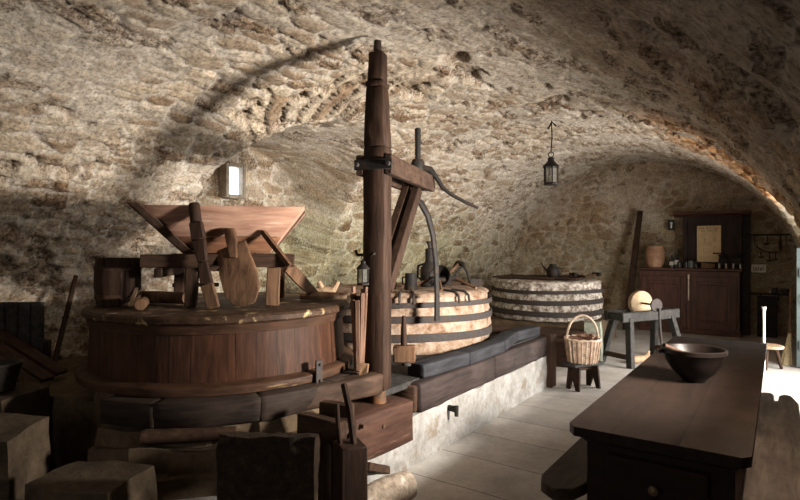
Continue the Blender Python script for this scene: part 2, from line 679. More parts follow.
def end_wall(name, y, sgn, mat, step):
    xs = np.arange(-5.75, 1.15, step)
    zs = np.arange(-.02, 3.75, step)
    X, Z = np.meshgrid(xs, zs, indexing='ij')
    P = np.stack([X.ravel(), np.full(X.size, y), Z.ravel()], 1)
    edge, ident, _ = rubble(P[:, 0], P[:, 2], P, .30, .15, 5)
    mort = 1 - sstep(.05, .22, edge)
    plaster = sstep(.36, .56, fbm(P * 1.2 + 2, 3, 33))
    fine_n = fbm(P * 22, 4, 9, .6) - .5
    mid_n = fbm(P * 7, 4, 8, .55) - .5
    pits = sstep(.66, .74, fbm(P * np.array([5.6, 3, 8]) + 3, 3, 4))
    h = (1 - mort) * (.01 + .03 * ident) * (1 - .7 * plaster) + mid_n * .05 + fine_n * .015 + (fbm(P * 1.3, 2, 2) - .5) * .06
    h -= pits * .05
    P[:, 1] -= sgn * np.clip(h, -.1, .1)
    att = np.stack([ident, np.clip(mort + .6 * plaster, 0, 1), pits, fine_n + .5], 1)
    n0, n1 = X.shape
    hole = (np.abs(P[:, 0] + 1.7) < .5) & (np.abs(P[:, 2] - 1.75) < .45) if sgn < 0 else np.zeros(len(P), bool)  # unseen opening added in the front wall for the fill light
    idx = np.arange(n0 * n1).reshape(n0, n1)
    f = np.stack([idx[:-1, :-1], idx[1:, :-1], idx[1:, 1:], idx[:-1, 1:]], -1).reshape(-1, 4)
    f = f[~hole[f].all(1)]
    if sgn < 0:
        f = f[:, ::-1]
    return mesh_np(name, P, f, att, mat)


end_wall('wall_back', Y1 - .03, 1, M_END, .028)
end_wall('wall_front', Y0 + .03, -1, M_WALL, .08)

# floor: wide worn boards laid across the room
def floor_material():
    m, nt, b = new_mat('worn_pale_floor_boards')
    co = coords(nt)
    br = nt.nodes.new('ShaderNodeTexBrick')
    br.inputs['Scale'].default_value = 1.0
    br.inputs['Mortar Size'].default_value = .005
    br.inputs['Brick Width'].default_value = 3.1
    br.inputs['Row Height'].default_value = .50
    br.inputs['Color1'].default_value = (.43, .415, .40, 1)
    br.inputs['Color2'].default_value = (.54, .525, .51, 1)
    br.inputs['Mortar'].default_value = (.17, .15, .13, 1)
    wp = nt.nodes.new('ShaderNodeVectorMath')
    nz = nt.nodes.new('ShaderNodeTexNoise')
    nz.inputs['Scale'].default_value = 1.5
    nt.links.new(co, nz.inputs[0])
    sc = nt.nodes.new('ShaderNodeVectorMath')
    sc.operation = 'SCALE'
    sc.inputs['Scale'].default_value = .06
    nt.links.new(nz.outputs['Color'], sc.inputs[0])
    nt.links.new(co, wp.inputs[0])
    nt.links.new(sc.outputs[0], wp.inputs[1])
    nt.links.new(wp.outputs[0], br.inputs[0])
    n1 = texnoise(nt, co, (1, 1, 1), 4, 8, .65)
    n2 = texnoise(nt, co, (1, 1, 1), 30, 5, .65)
    c = mixc(nt, .7, br.outputs[0], ramp(nt, n1, [(.3, (.6, .56, .52)), (.7, (1.1, 1.08, 1.05))]), 'MULTIPLY')
    c = mixc(nt, .5, c, ramp(nt, n2, [(.3, .7), (.7, 1.1)]), 'MULTIPLY')
    nt.links.new(c, b.inputs['Base Color'])
    b.inputs['Roughness'].default_value = .62
    b.inputs['Specular IOR Level'].default_value = .3
    p = bump(nt, b, br.outputs['Fac'], -.5, .01)
    bump(nt, b, n1, .35, .02, p)
    return m


M_FLOOR = floor_material()
mb = MB()
mb.box((-2.3, 5.15, -.06), (7.2, 13.8, .12))
structure(mb.build('floor', M_FLOOR))

# slit window in the back of the niche
M_SPLAY = stone('window_reveal_stone', [(.3, (.20, .16, .12)), (.7, (.36, .31, .25))], 8)


def emitter(name, c, s):
    m, nt, b = new_mat(name)
    b.inputs['Base Color'].default_value = (*c, 1)
    b.inputs['Emission Color'].default_value = (*c, 1)
    b.inputs['Emission Strength'].default_value = s
    b.inputs['Roughness'].default_value = .3
    return m


M_SKYPANE = emitter('daylit_window_pane', (.80, .90, 1.0), 3.2)
w = at_x(234, 181, -5.50)
mb = MB()
for (dy, dz, sy, sz) in ((-.125, 0, .05, .42), (.125, 0, .05, .42), (0, .195, .2, .05), (0, -.195, .2, .05)):
    mb.box((-5.53, w.y + dy, w.z + dz), (.16, sy, sz))
wf = structure(mb.build('window_1', M_SPLAY, None, .008))
mb = MB()
mb.box((-5.56, w.y, w.z), (.02, .20, .34))
mb.build('window_pane', M_SKYPANE, wf)

# ------------------------------------------------------------------ daylight and an added fill
def area(name, loc, direction, sx, sy, power, col, spread=180):
    l = bpy.data.lights.new(name, 'AREA')
    l.shape = 'RECTANGLE'
    l.size, l.size_y = sx, sy
    l.energy = power
    l.color = col
    l.spread = math.radians(spread)
    o = bpy.data.objects.new(name, l)
    COL.objects.link(o)
    o.location = loc
    o.rotation_euler = V(direction).to_track_quat('-Z', 'Y').to_euler()
    return o


area('window_daylight', (.575, 3.39, 1.56), (-1, .20, .20), .48, .26, KEY_W, (1.0, .93, .83), 160)
area('front_fill', (-1.7, Y0 - .02, 1.75), (-.25, 1, -.05), .9, .8, FILL_W, (1.0, .93, .84))  # fill light added behind the camera to lift front faces; no known window
area('doorway_daylight', (.92, 7.50, 1.0), (-1, -.12, .10), 2.2, 1.9, DOOR_W, (1.0, .95, .87), 150)
wd = bpy.data.worlds.new('world')
SC.world = wd
wd.use_nodes = True
wd.node_tree.nodes['Background'].inputs[0].default_value = (.75, .85, 1.0, 1)
wd.node_tree.nodes['Background'].inputs[1].default_value = .6
SC.view_settings.exposure = EXPO
# ------------------------------------------------------------------ shared materials
W_DARK = wood('dark_oak_upright', (.016, .009, .006), (.062, .032, .020), 'z', wear=(.20, .12, .075), wear_at=.66)
W_DARK_X = wood('dark_oak_lengthwise', (.022, .012, .008), (.085, .046, .028), 'x', wear=(.20, .125, .08), wear_at=.66)
W_DARK_Y = wood('dark_oak_crosswise', (.022, .013, .009), (.08, .046, .030), 'y', wear=(.22, .15, .10), wear_at=.66)
W_CASE = wood('red_brown_case_staves', (.024, .010, .006), (.088, .037, .020), 'z', wear=(.34, .22, .14), wear_at=.70, rough=.5)
W_CASE_N = wood('red_brown_case_lid', (.026, .013, .008), (.090, .046, .026), 'n', wear=(.40, .28, .15), wear_at=.64, rough=.55)
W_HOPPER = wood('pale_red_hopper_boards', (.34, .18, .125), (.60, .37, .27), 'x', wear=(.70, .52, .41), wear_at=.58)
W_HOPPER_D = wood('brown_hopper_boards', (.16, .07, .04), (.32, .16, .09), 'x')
W_MID = wood('brown_pine', (.06, .032, .018), (.19, .105, .06), 'z', wear=(.42, .29, .18), wear_at=.64)
W_MID_N = wood('brown_pine_blocks', (.12, .065, .035), (.30, .18, .10), 'n', wear=(.42, .29, .18), wear_at=.64)
W_PALE = wood('pale_weathered_wood', (.26, .16, .10), (.52, .37, .24), 'z', wear=(.62, .48, .34), wear_at=.6)
W_CASE_H = wood('red_brown_case_mouldings', (.026, .013, .008), (.100, .050, .028), 'h', wear=(.40, .28, .15), wear_at=.64, rough=.55)
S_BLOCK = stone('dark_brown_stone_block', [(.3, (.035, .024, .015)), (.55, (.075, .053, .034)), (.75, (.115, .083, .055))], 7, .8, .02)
W_GREY_Y = wood('blue_grey_kerb_timber', (.014, .014, .017), (.042, .042, .050), 'y', wear=(.12, .115, .12), wear_at=.66)
W_GREY = wood('grey_weathered_oak', (.02, .019, .018), (.062, .059, .056), 'n', wear=(.11, .105, .10), wear_at=.63)
W_EDGE = wood('purple_brown_edge_timber', (.014, .010, .010), (.055, .038, .034), 'y', wear=(.12, .085, .07), wear_at=.66)
IRON = metal('black_wrought_iron', (.018, .0155, .0145), .65, .1, (.03, .018, .012))
IRON_BAND = metal('grey_iron_hoop', (.055, .048, .047), .7, .2, (.055, .036, .026))
IRON_RUST = metal('rusty_iron', (.12, .07, .045), .7, .4, (.16, .075, .035))
S_MILL = stone('millstone_burr', [(.34, (.15, .08, .045)), (.43, (.26, .17, .115)), (.54, (.36, .265, .20)), (.72, (.48, .395, .325))], 9, .9, .02)
S_MILL_B = stone('pitted_millstone_burr', [(.34, (.10, .075, .06)), (.47, (.32, .26, .21)), (.56, (.62, .56, .50)), (.72, (.80, .76, .70))], 15, 1.0, .025)
S_BASE = stone('whitewashed_masonry', [(.3, (.20, .185, .17)), (.55, (.33, .322, .31)), (.75, (.42, .415, .405))], 5, .7, .02, patch=(.20, .165, .13), patch_sc=4, patch_at=.56)
S_BROWN = stone('brown_masonry_block', [(.3, (.065, .042, .025)), (.55, (.125, .088, .055)), (.75, (.18, .13, .085))], 5, .7, .02)
S_GREEN = stone('greenish_stone', [(.3, (.20, .22, .17)), (.6, (.36, .38, .31)), (.8, (.48, .48, .42))], 7, .6, .015)
S_EARTH = stone('packed_earth', [(.3, (.06, .042, .025)), (.6, (.12, .085, .05)), (.8, (.18, .13, .08))], 6, .9, .03)

TC = V((-3.246, 2.44, 0))      # running stone casing axis
PX = -2.14                     # front face of the platform


def ring_wob(amp, f, seed):
    def w(r, z, t):
        n = mnoise.noise(V((math.cos(t) * f, math.sin(t) * f, z * f * 1.5 + seed)))
        return r + amp * n, z + amp * .35 * mnoise.noise(V((math.cos(t) * f + 9, math.sin(t) * f, z * f + seed)))
    return w


# ------------------------------------------------------------------ platform (part of the building)
mb = MB()
ys = [2.30, 2.95, 3.7, 4.5, 5.25, 5.95]
for i in range(5):
    mb.box((PX - .6, (ys[i] + ys[i + 1]) / 2, .18), (1.2, ys[i + 1] - ys[i] + .002, .36))
mb.box((-3.9, 4.25, .27), (2.35, 3.4, .54))
mb.rough(maxlen=.07, amp=.022, freq=5.5)
structure(mb.build('masonry_plinth', S_BASE))
mb = MB()
mb.box((-3.25, 4.45, .56), (2.06, 2.95, .05))
structure(mb.build('platform_floor', W_GREY, None, .006))


def trunk(name, parts, mat, label, cat, bevel=.012, amp=.008, parent=None, cuts=3, group=None):
    m = MB()
    for p in parts:
        m.bar(*p)
    m.rough(cuts, amp, 5.0, random.random() * 50)
    o = m.build(name, mat, parent, bevel, ang=50)
    if parent is None:
        tag(o, label, cat, group)
    return o


# long beam that edges the platform, in lengths
for i, (a, b, zt) in enumerate(((3.30, 4.55, .575), (4.57, 5.92, .575))):
    lab = ('dark squared edge beam on the white plinth, length nearest the post', 'dark squared edge beam on the white plinth, far length by the basket')[i]
    trunk('edge_beam', [((PX - .12, a, (.36 + zt) / 2), (PX - .12, b, (.36 + zt) / 2), .26, zt - .36)], W_EDGE, lab, 'beam', group='edge beams of the platform')
# dark kerb bent round the bedstone, three timbers
pts = [V((-2.26, 3.42, .645)), V((-2.20, 4.05, .645)), V((-2.20, 4.75, .645)), V((-2.34, 5.35, .645)), V((-2.28, 5.9, .645))]
KL = ['blue-grey kerb timber on the edge beam, length nearest the wooden mallet', 'blue-grey kerb timber in front of the hooped white millstone', 'blue-grey kerb timber curving in behind the second millstone', 'blue-grey kerb timber at the basket end of the platform']
for i in range(4):
    d = (pts[i + 1] - pts[i]).normalized() * .004
    trunk('kerb_timber', [(pts[i] + d + V((0, 0, -.008)), pts[i + 1] - d + V((0, 0, -.008)), .16, .105)], W_GREY_Y, KL[i], 'timber', .006, .005, group='kerb timbers of the platform')
# short cross timber and end stub of the platform
trunk('cross_timber', [((-2.66, 3.30, .46), (-2.16, 3.30, .46), .08, .19)], W_DARK_X, 'short dark cross timber closing the platform behind the crane post', 'timber')
mb = MB()
mb.box((-2.16, 6.0, .30), (.16, .16, .60))
mb.rough(3, .006, 6, 2)
tag(mb.build('end_post', W_DARK, None, .01), 'short dark post ending the platform behind the small stool', 'post')
mb = MB()
mb.box((-2.62, 5.82, .625), (.45, .12, .075), (0, 0, .15))
mb.rough(2, .004, 6, 4)
tag(mb.build('loose_plank', W_DARK_X, None, .006), 'loose brown plank lying on the platform past the second millstone', 'plank')

# masonry base under the casing: round core with rough block courses
mb = MB()
mb.lathe([(0, 0), (.86, 0), (.84, .30), (.80, .735), (0, .735)], (TC.x, TC.y, 0), 72, wob=ring_wob(.03, 6, 1))
structure(mb.build('round_plinth', S_BROWN))
blk = [  # courses of the stepped masonry in front: angle from axis to camera side, r, z0, z1
]


def block(name, c, size, rz, mat, label=None, cat='stone block', amp=.02, seed=None, group=None, bevel=.015):
    m = MB()
    m.box(c, size, (0, 0, rz), jit=.012)
    m.rough(maxlen=.09, amp=amp, freq=5, seed=seed if seed is not None else random.random() * 90)
    o = m.build(name, mat, None, 0, ang=60)
    if label:
        tag(o, label, cat, group)
    else:
        structure(o)
    return o


def ringpos(deg, r):
    a = math.radians(deg)
    return TC.x + r * math.cos(a), TC.y + r * math.sin(a)


# stepped masonry towards the viewer
mb = MB()
for deg, r, z0, z1, wd_, dp in ((-68, .80, .50, .60, .34, .38), (-50, .80, .50, .595, .36, .36), (-34, .79, .50, .60, .30, .36), (-16, .80, .50, .59, .40, .38), (4, .80, .50, .59, .4, .3),
                               (-70, .83, .38, .50, .30, .40), (-57, .83, .38, .50, .22, .42), (-40, .84, .38, .50, .46, .42), (-14, .84, .38, .50, .48, .42),
                               (-66, .88, 0, .38, .42, .44), (-44, .90, 0, .38, .44, .44), (-20, .9, 0, .38, .5, .44), (4, .85, 0, .45, .4, .36)):
    x, y = ringpos(deg, r)
    mb.box((x, y, (z0 + z1) / 2), (wd_, dp, z1 - z0), (0, 0, math.radians(deg + 90)), jit=.02)
mb.rough(maxlen=.08, amp=.022, freq=5, seed=3)
structure(mb.build('stepped_masonry', S_BROWN))
mb = MB()
x, y = ringpos(-52, 1.24)
mb.box((x, y, .14), (.85, .4, .28), (0, 0, math.radians(38)), jit=.02)
mb.rough(maxlen=.08, amp=.03, freq=5, seed=13)
structure(mb.build('pale_footing', S_BASE))

# curved sill timbers under the casing
SL = ['short blackened sill timber under the wooden casing, ending in the cut end above the pit', 'long blackened sill timber under the wooden casing, above the rough dark slab', 'blackened curved sill timber under the lit right front of the casing', 'blackened sill timber under the casing hidden behind the bearer beam']
arcs = [(-77, -58), (-57.9, -26), (-25.9, 2), (2.1, 26)]
for i, (a, b) in enumerate(arcs):
    m = MB()
    pr = [(.80, .60), (1.0, .605), (1.005, .738), (.80, .742)]
    m.lathe(pr, (TC.x, TC.y, 0), 14, closed=True, a0=math.radians(a), a1=math.radians(b), wob=ring_wob(.012, 5, i))
    tag(m.build('sill_timber', wood('sill_oak_%d' % i, (.012, .008, .007), (.055, .037, .028), 'h', wear=(.11, .08, .06), wear_at=.66), None, .003, ang=50), SL[i], 'timber', 'sill timbers of the casing')
# straight bearer running from the casing to the post
trunk('bearer_timber', [((-2.36, 2.18, .675), (-2.17, 2.84, .675), .13, .13)], W_DARK_Y, 'dark straight bearer beam running from the casing to the crane post', 'beam')

# rounded half-log packings under the sill
PKS = [((-47, 1.00, .565), 'brown half log packing under the sill above the rough dark slab')]
for (deg, r, z), lab in PKS:
    x, y = ringpos(deg, r)
    t = math.radians(deg + 90)
    d = V((math.cos(t), math.sin(t), 0)) * .24
    m = MB()
    m.tube([V((x, y, z)) - d, V((x, y, z)), V((x, y, z)) + d], [.036, .04, .036], 10)
    m.rough(1, .006, 8, deg)
    tag(m.build('packing_log', W_DARK_X), lab, 'log')

# ------------------------------------------------------------------ the wooden casing round the running stones
case = thing('millstone_casing', 'large round red-brown wooden millstone casing with a worn golden lid', 'millstone casing', (TC.x, TC.y, .743))
m = MB()
NST = 44
for k in range(NST):
    a0, a1 = 2 * PI * k / NST, 2 * PI * (k + 1) / NST
    rr = .835 + random.uniform(-.0012, .0012)
    m.lathe([(rr - .05, .76), (rr + .018, .76), (rr, 1.135), (rr - .05, 1.135)], (TC.x, TC.y, 0), 3, closed=True, a0=a0 + .0004, a1=a1 - .0004)
m.build('staves', W_CASE, case, .0)
m = MB()
m.lathe([(.80, .744), (.916, .744), (.920, .786), (.912, .795), (.862, .806), (.80, .808)], (TC.x, TC.y, 0), 96, closed=True, wob=ring_wob(.007, 7, 3))
m.build('base_ring', W_CASE_H, case, .002, ang=30)
m = MB()
m.lathe([(0, 1.135), (.874, 1.132), (.884, 1.142), (.884, 1.168), (.870, 1.181), (.80, 1.183), (.60, 1.180), (.30, 1.180), (0, 1.180)], (TC.x, TC.y, 0), 110, wob=ring_wob(.010, 6, 8))
m.build('lid', wood('worn_lid', (.028, .015, .009), (.095, .052, .03), 'n', wear=(.52, .38, .20), wear_at=.56, rough=.55), case)
m = MB()
m.lathe([(.838, 1.075), (.852, 1.075), (.856, 1.10), (.862, 1.128), (.838, 1.128)], (TC.x, TC.y, 0), 90, closed=True)
m.build('hoop', W_CASE_H, case)
a = math.radians(-1)
c = V((TC.x + .93 * math.cos(a), TC.y + .93 * math.sin(a), .80))
m = MB()
m.box(c + V((.008, 0, -.01)), (.012, .055, .17), (0, 0, a))
m.tube([c + V((.012, 0, .05)), c + V((.026, 0, .05))], .009, 8)
m.tube([c + V((.012, 0, -.05)), c + V((.026, 0, -.05))], .009, 8)
m.build('latch', IRON_BAND, case, .002)

# ------------------------------------------------------------------ second and third stones
def millstone(name, label, c, z0, z1, R, mat, bands, amp, seed):
    r = thing(name, label, 'millstone', (c[0], c[1], z0))
    m = MB()
    prof = [(0, z0), (R * .93, z0)]
    nz = 18
    for i in range(nz + 1):
        t = i / nz
        prof.append((R * (.955 + .045 * math.sin(PI * min(1, .15 + t * .85))), z0 + .02 + (z1 - z0 - .07) * t))
    prof += [(R * .975, z1 - .03), (R * .95, z1 - .008), (R * .90, z1), (R * .7, z1 + .004), (R * .4, z1 + .003), (.16, z1 + .003), (.15, z1 - .05), (0, z1 - .05)]

    def wob(rr, z, t):
        if rr < R * .5:
            return rr, z
        p = V((math.cos(t) * 7, math.sin(t) * 7, z * 9 + seed))
        n = mnoise.noise(p) + .6 * mnoise.noise(p * 2.3) + .4 * mnoise.noise(p * 5.1)
        return rr + amp * n - amp * .5, z + amp * .3 * mnoise.noise(p * 2)
    m.lathe(prof, (c[0], c[1], 0), 150, wob=wob)
    m.build('burr_stone', mat, r, ang=70)
    for (za, zb) in bands:
        m = MB()
        ra = R * 1.002
        m.lathe([(ra - .012, za), (ra + .010, za), (ra + .010, zb), (ra - .012, zb)], (c[0], c[1], 0), 100, closed=True, wob=lambda rr, z, t: (rr, z + .006 * math.sin(3 * t + za * 40)))
        m.build('iron_hoop', IRON_BAND, r)
    return r


M2 = (-3.28, 4.75)
M3 = (-3.28, 9.05)
millstone('hooped_millstone', 'white hooped millstone behind the crane post', M2, .585, 1.155, .915, S_MILL, ((.715, .785), (.885, .945), (1.025, 1.07)), .014, 4)
millstone('hooped_millstone', 'farthest hooped millstone, dark pitted stone behind the wicker basket', M3, .415, 1.05, .92, S_MILL_B, ((.50, .585), (.685, .76), (.86, .915)), .03, 9)
# clamps over the shoulder of the second stone
for k, deg in enumerate((-58, -50, -22, -14)):
    a = math.radians(deg)
    u = V((math.cos(a), math.sin(a), 0))
    c = V((M2[0], M2[1], 0))
    m = MB()
    m.tube([c + u * .70 + V((0, 0, 1.165)), c + u * .86 + V((0, 0, 1.163)), c + u * .915 + V((0, 0, 1.13)), c + u * .932 + V((0, 0, 1.06))], [.012] * 4, 8)
    o = m.build('iron_clamp', IRON_BAND, bpy.data.objects['hooped_millstone'])
# base below the third stone, and the green stone pier beside it
mb = MB()
mb.box((-3.3, 9.05, .205), (1.9, 1.9, .41))
mb.rough(maxlen=.12, amp=.02, freq=5)
structure(mb.build('rear_plinth', S_BROWN))
block('stone_pier', (-2.06, 7.50, .29), (.20, .24, .58), .2, S_GREEN, 'greenish upright stone block between basket and grindstone bench', amp=.02)
mb = MB()
mb.box((-2.42, 7.30, .20), (.56, .46, .40), (0, 0, .1))
mb.rough(2, .006, 5, 3)
mb.box((-2.42, 7.30, .43), (.62, .5, .05), (0, 0, .1))
tag(mb.build('low_chest', W_DARK_X, None, .008), 'low dark wooden box on the floor behind the wicker basket', 'box')
mb = MB()
for i in range(4):
    mb.box((-3.9 + .36 * i, 9.0 + .02 * i, 1.085), (.34, .9, .03), (0, 0, .05 + .02 * i), jit=.01)
tag(mb.build('stone_cover', W_DARK_Y, None, .004), 'dark plank cover lying flat on the farthest millstone', 'cover')

# ------------------------------------------------------------------ crane
PB = V((-2.255, 2.945, .505))
TIP = V((-2.55, 3.90, 2.10))
crane = thing('stone_crane', 'tall dark oak crane post with arm, iron screw and curved tongs', 'crane', PB)
ang = math.atan2(TIP.x - PB.x, TIP.y - PB.y)
crot = (0, 0, -ang)


def pbox(m, z0, z1, w0, w1, z_split=None):
    n = 6
    prev = None
    for i in range(n):
        za, zb = z0 + (z1 - z0) * i / n, z0 + (z1 - z0) * (i + 1) / n
    m.bar((PB.x, PB.y, z0), (PB.x, PB.y, z1), w0, w0, up=(math.sin(ang), math.cos(ang), 0), w1=w1, h1=w1)


m = MB()
pbox(m, .60, 2.25, .150, .158)
pbox(m, 2.25, 2.66, .158, .122)
pbox(m, 2.66, 2.70, .132, .128)
pbox(m, 2.70, 2.90, .112, .100)
m.rough(maxlen=.14, amp=.008, freq=4)
m.build('post', W_DARK, crane, .008, ang=55)
m = MB()
m.tube([(PB.x, PB.y, .50), (PB.x, PB.y, .61)], [.062, .055], 16)
m.build('pivot_foot', IRON_RUST, crane, .004)
m = MB()
m.tube([(PB.x, PB.y, 2.88), (PB.x, PB.y, 2.95), (PB.x, PB.y, 2.985)], [.03, .028, .024], 12)
m.build('pivot_pin', IRON, crane)
# strap and bolts
dirv = V((TIP.x - PB.x, TIP.y - PB.y, 0)).normalized()
side = V((dirv.y, -dirv.x, 0))
zc = 2.125
m = MB()
m.box(PB * 1 + V((0, 0, zc - PB.z)) - dirv * .088, (.27, .016, .07), crot)
m.build('strap', IRON, crane, .003)
for s_ in (-1, 1):
    m = MB()
    p = V((PB.x, PB.y, zc)) - dirv * .096 + side * s_ * .112
    m.tube([p, p - dirv * .022], [.016, .013], 10)
    m.build('bolt', IRON_BAND, crane)
# arm: two cheeks
for s_ in (-1, 1):
    m = MB()
    a_ = V((PB.x, PB.y, zc)) - dirv * .08 + side * s_ * .104
    b_ = V((TIP.x, TIP.y, zc)) + side * s_ * .104 + dirv * .09
    m.bar(a_, b_, .05, .135)
    m.rough(2, .004, 5, s_)
    m.build('arm_cheek', W_DARK_Y, crane, .006)
m = MB()
m.box(V((TIP.x, TIP.y, zc)), (.16, .16, .12), crot)
m.build('nut_block', W_DARK_Y, crane, .006)
for s_ in (-1, 1):
    m = MB()
    a_ = V((PB.x, PB.y, 1.28)) + dirv * .07 + side * s_ * .045
    b_ = V((PB.x, PB.y, 2.06)) + dirv * .84 + side * s_ * .045
    m.bar(a_, b_, .06, .10, up=(0, 0, 1))
    m.rough(2, .004, 5, s_)
    m.build('brace', W_DARK, crane, .006)
# screw
m = MB()
S0, S1 = V((TIP.x, TIP.y, 1.96)), V((TIP.x, TIP.y, 2.60))
nn = 60
for i in range(nn):
    za = S0.z + (S1.z - S0.z) * i / nn
    rr = .022 if i % 2 else .028
    m.tube([(TIP.x, TIP.y, za), (TIP.x, TIP.y, za + (S1.z - S0.z) / nn)], rr, 10)
m.build('screw', IRON, crane)
m = MB()
m.tube([(TIP.x, TIP.y, 2.20), (TIP.x, TIP.y, 2.23), (TIP.x, TIP.y, 2.30), (TIP.x, TIP.y, 2.33)], [.05, .06, .06, .045], 14)
m.build('screw_nut', IRON, crane)
d0 = (TIP - V((0, 0, 0))).dot(FWD)
hp = [(417, 167), (430, 170), (436, 177), (443, 188), (452, 195), (465, 202), (478, 208)]
m = MB()
m.tube([at_d(x, y, d0 - .01 * i) for i, (x, y) in enumerate(hp)], [.034, .034, .022, .018, .017, .015, .013], 10)
m.build('crank_handle', IRON, crane)
# tongs
ap = at_d(413, 199, d0 - .02)
rt = [(413, 198), (421, 203), (428, 216), (433, 235), (436, 262), (437, 292), (437, 321)]
dd = [0, .0, .02, .04, .06, .06, .03]
m = MB()
m.tube([at_d(x, y, 4.64 + dd[i]) for i, (x, y) in enumerate(rt)], [.034, .033, .031, .029, .027, .026, .03], 10, flat=.7)
m.build('tong_arm', IRON, crane)
lt = [(413, 198), (405, 204), (398, 216), (392, 236), (387, 262), (385, 292), (384, 318)]
m = MB()
m.tube([at_d(x, y, 4.64 + dd[i] * .5) for i, (x, y) in enumerate(lt)], [.034, .033, .031, .029, .027, .026, .03], 10, flat=.7)
m.build('tong_arm', IRON, crane)
m = MB()
p = at_d(413, 198, 4.64)
m.tube([S0, S0 - V((0, 0, .02)), p + V((0, 0, .02)), p - V((0, 0, .05))], [.03, .032, .04, .03], 10)
m.build('swivel', IRON, crane)
# iron peg through the post
q = V((PB.x, PB.y, 1.515))
m = MB()
m.tube([q - side * .15 - V((0, 0, .0)), q - side * .05 + V((0, 0, .004))], [.010, .012], 8)
m.tube([q - side * .15, q - side * .165 + V((0, 0, .035))], [.010, .008], 8)
m.tube([q - dirv * .08 - side * .02, q - dirv * .125 + side * .01 + V((0, 0, .02)), q - dirv * .14 + side * .03 + V((0, 0, .01))], [.012, .01, .009], 8)
m.build('peg', IRON, crane)

# timber footing block of the crane with bolts
ft = thing('footing_block', 'bulky red-brown footing block carrying the crane post, studded with bolts', 'timber block', (-2.31, 2.83, .21))
m = MB()
m.box((-2.31, 2.83, .357), (.40, .66, .295), (0, 0, -.06), jit=.01)
m.rough(3, .012, 5, 8)
m.build('block', wood('footing_oak', (.035, .016, .011), (.10, .050, .034), 'y', wear=(.20, .125, .09), wear_at=.64), ft, .01, ang=50)
for (yy, zz) in ((2.60, .46), (2.62, .32), (3.02, .45), (3.02, .31), (2.82, .40)):
    m = MB()
    p = V((-2.118 + (yy - 2.83) * -.05, yy, zz))
    m.tube([p - V((.02, 0, 0)), p + V((.014, 0, 0))], [.016, .012], 8)
    m.build('bolt', IRON_RUST, ft)

pg = at_x(452, 408, PX + .03)
m = MB()
m.tube([pg - V((.06, 0, 0)), pg + V((.05, -.02, .0))], [.022, .026], 10)
m.tube([pg + V((.05, -.02, .03)), pg + V((.055, -.025, -.05))], [.02, .016], 8)
tag(m.build('iron_peg', IRON, None, 0), 'short black peg sticking out of the white plinth', 'peg')
# ------------------------------------------------------------------ hopper on its stand
HR = math.radians(45)
HZ = 1.182
hop = thing('grain_hopper', 'wide pale-red grain hopper of sloping boards above the casing', 'hopper', (TC.x, TC.y, HZ + .348), HR)
zt, zb = .303, 0.0
T = dict(l=-.505, r=.565, f=-.43, b=.50)
B = dict(l=-.235, r=.325, f=-.20, b=.25)


def lerp(a, b, t):
    return a + (b - a) * t


def hop_board(side, t0, t1, th=.028, ext=0.0):
    """one board of a hopper side between heights t0..t1 (0 bottom, 1 top)"""
    q = {k: (lerp(B[k], T[k], t0), lerp(B[k], T[k], t1)) for k in 'lrfb'}
    z0, z1 = lerp(zb, zt, t0), lerp(zb, zt, t1)
    if side in 'fb':
        s_ = -1 if side == 'f' else 1
        o = [V((q['l'][0] + .02, q[side][0], z0)), V((q['r'][0] - .0, q[side][0], z0)), V((q['r'][1] + .0, q[side][1], z1)), V((q['l'][1] + .02, q[side][1], z1))]
        return MB().prism(o, (0, -s_ * th, 0))
    s_ = -1 if side == 'l' else 1
    o = [V((q[side][0], q['f'][0] - ext, z0)), V((q[side][0], q['b'][0] + ext, z0)), V((q[side][1], q['b'][1] + ext, z1)), V((q[side][1], q['f'][1] - ext, z1))]
    return MB().prism(o, (-s_ * th, 0, 0))


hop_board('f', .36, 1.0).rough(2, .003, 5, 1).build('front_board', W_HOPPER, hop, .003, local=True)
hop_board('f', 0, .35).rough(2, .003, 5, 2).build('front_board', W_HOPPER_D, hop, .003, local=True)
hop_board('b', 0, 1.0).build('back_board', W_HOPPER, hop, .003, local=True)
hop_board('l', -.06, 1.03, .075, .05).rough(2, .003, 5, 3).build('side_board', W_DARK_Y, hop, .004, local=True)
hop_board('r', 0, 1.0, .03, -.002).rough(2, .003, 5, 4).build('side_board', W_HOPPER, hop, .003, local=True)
m = MB()
m.box((.05, .02, -.045), (.30, .34, .10))
m.build('shoe', W_DARK_X, hop, .005, local=True)
m = MB()
m.bar((.0, -.21, -.06), (.03, -.42, -.10), .12, .035)
m.build('spout', W_DARK_X, hop, .004, local=True)

st = thing('hopper_stand', 'dark four-legged wooden stand under the grain hopper', 'stand', (TC.x, TC.y, HZ), HR)
for i, (x0, x1, y, mt, hh) in enumerate(((-.46, .50, -.35, W_DARK_X, .085), (-.44, .46, .34, W_DARK_X, .08))):
    m = MB()
    m.box(((x0 + x1) / 2, y, .345 - hh / 2 - .005), (x1 - x0, .085, hh))
    m.rough(2, .005, 6, i)
    m.build('top_rail', mt, st, .006, local=True)
for i, (x, y, w_, mt) in enumerate(((-.15, -.34, .075, W_DARK), (.365, -.34, .085, W_MID), (-.37, .33, .07, W_DARK), (.38, .33, .07, W_MID))):
    m = MB()
    m.bar((x - .01, y, 0), (x, y, .255), w_, .07, up=(0, 1, 0))
    m.rough(2, .003, 6, i)
    m.build('leg', mt, st, .005, local=True)
for i, x in enumerate((-.37, .38)):
    m = MB()
    m.box((x, 0, .22), (.05, .62, .06))
    m.build('side_rail', W_DARK_Y, st, .004, local=True)
m = MB()
m.box((-.26, .34, .10), (.34, .03, .03))
m.build('stretcher', W_MID, st, .003, local=True)

# ------------------------------------------------------------------ things standing on the lid
LZ = 1.183
DCAM = V((0, 0, CAM_H))


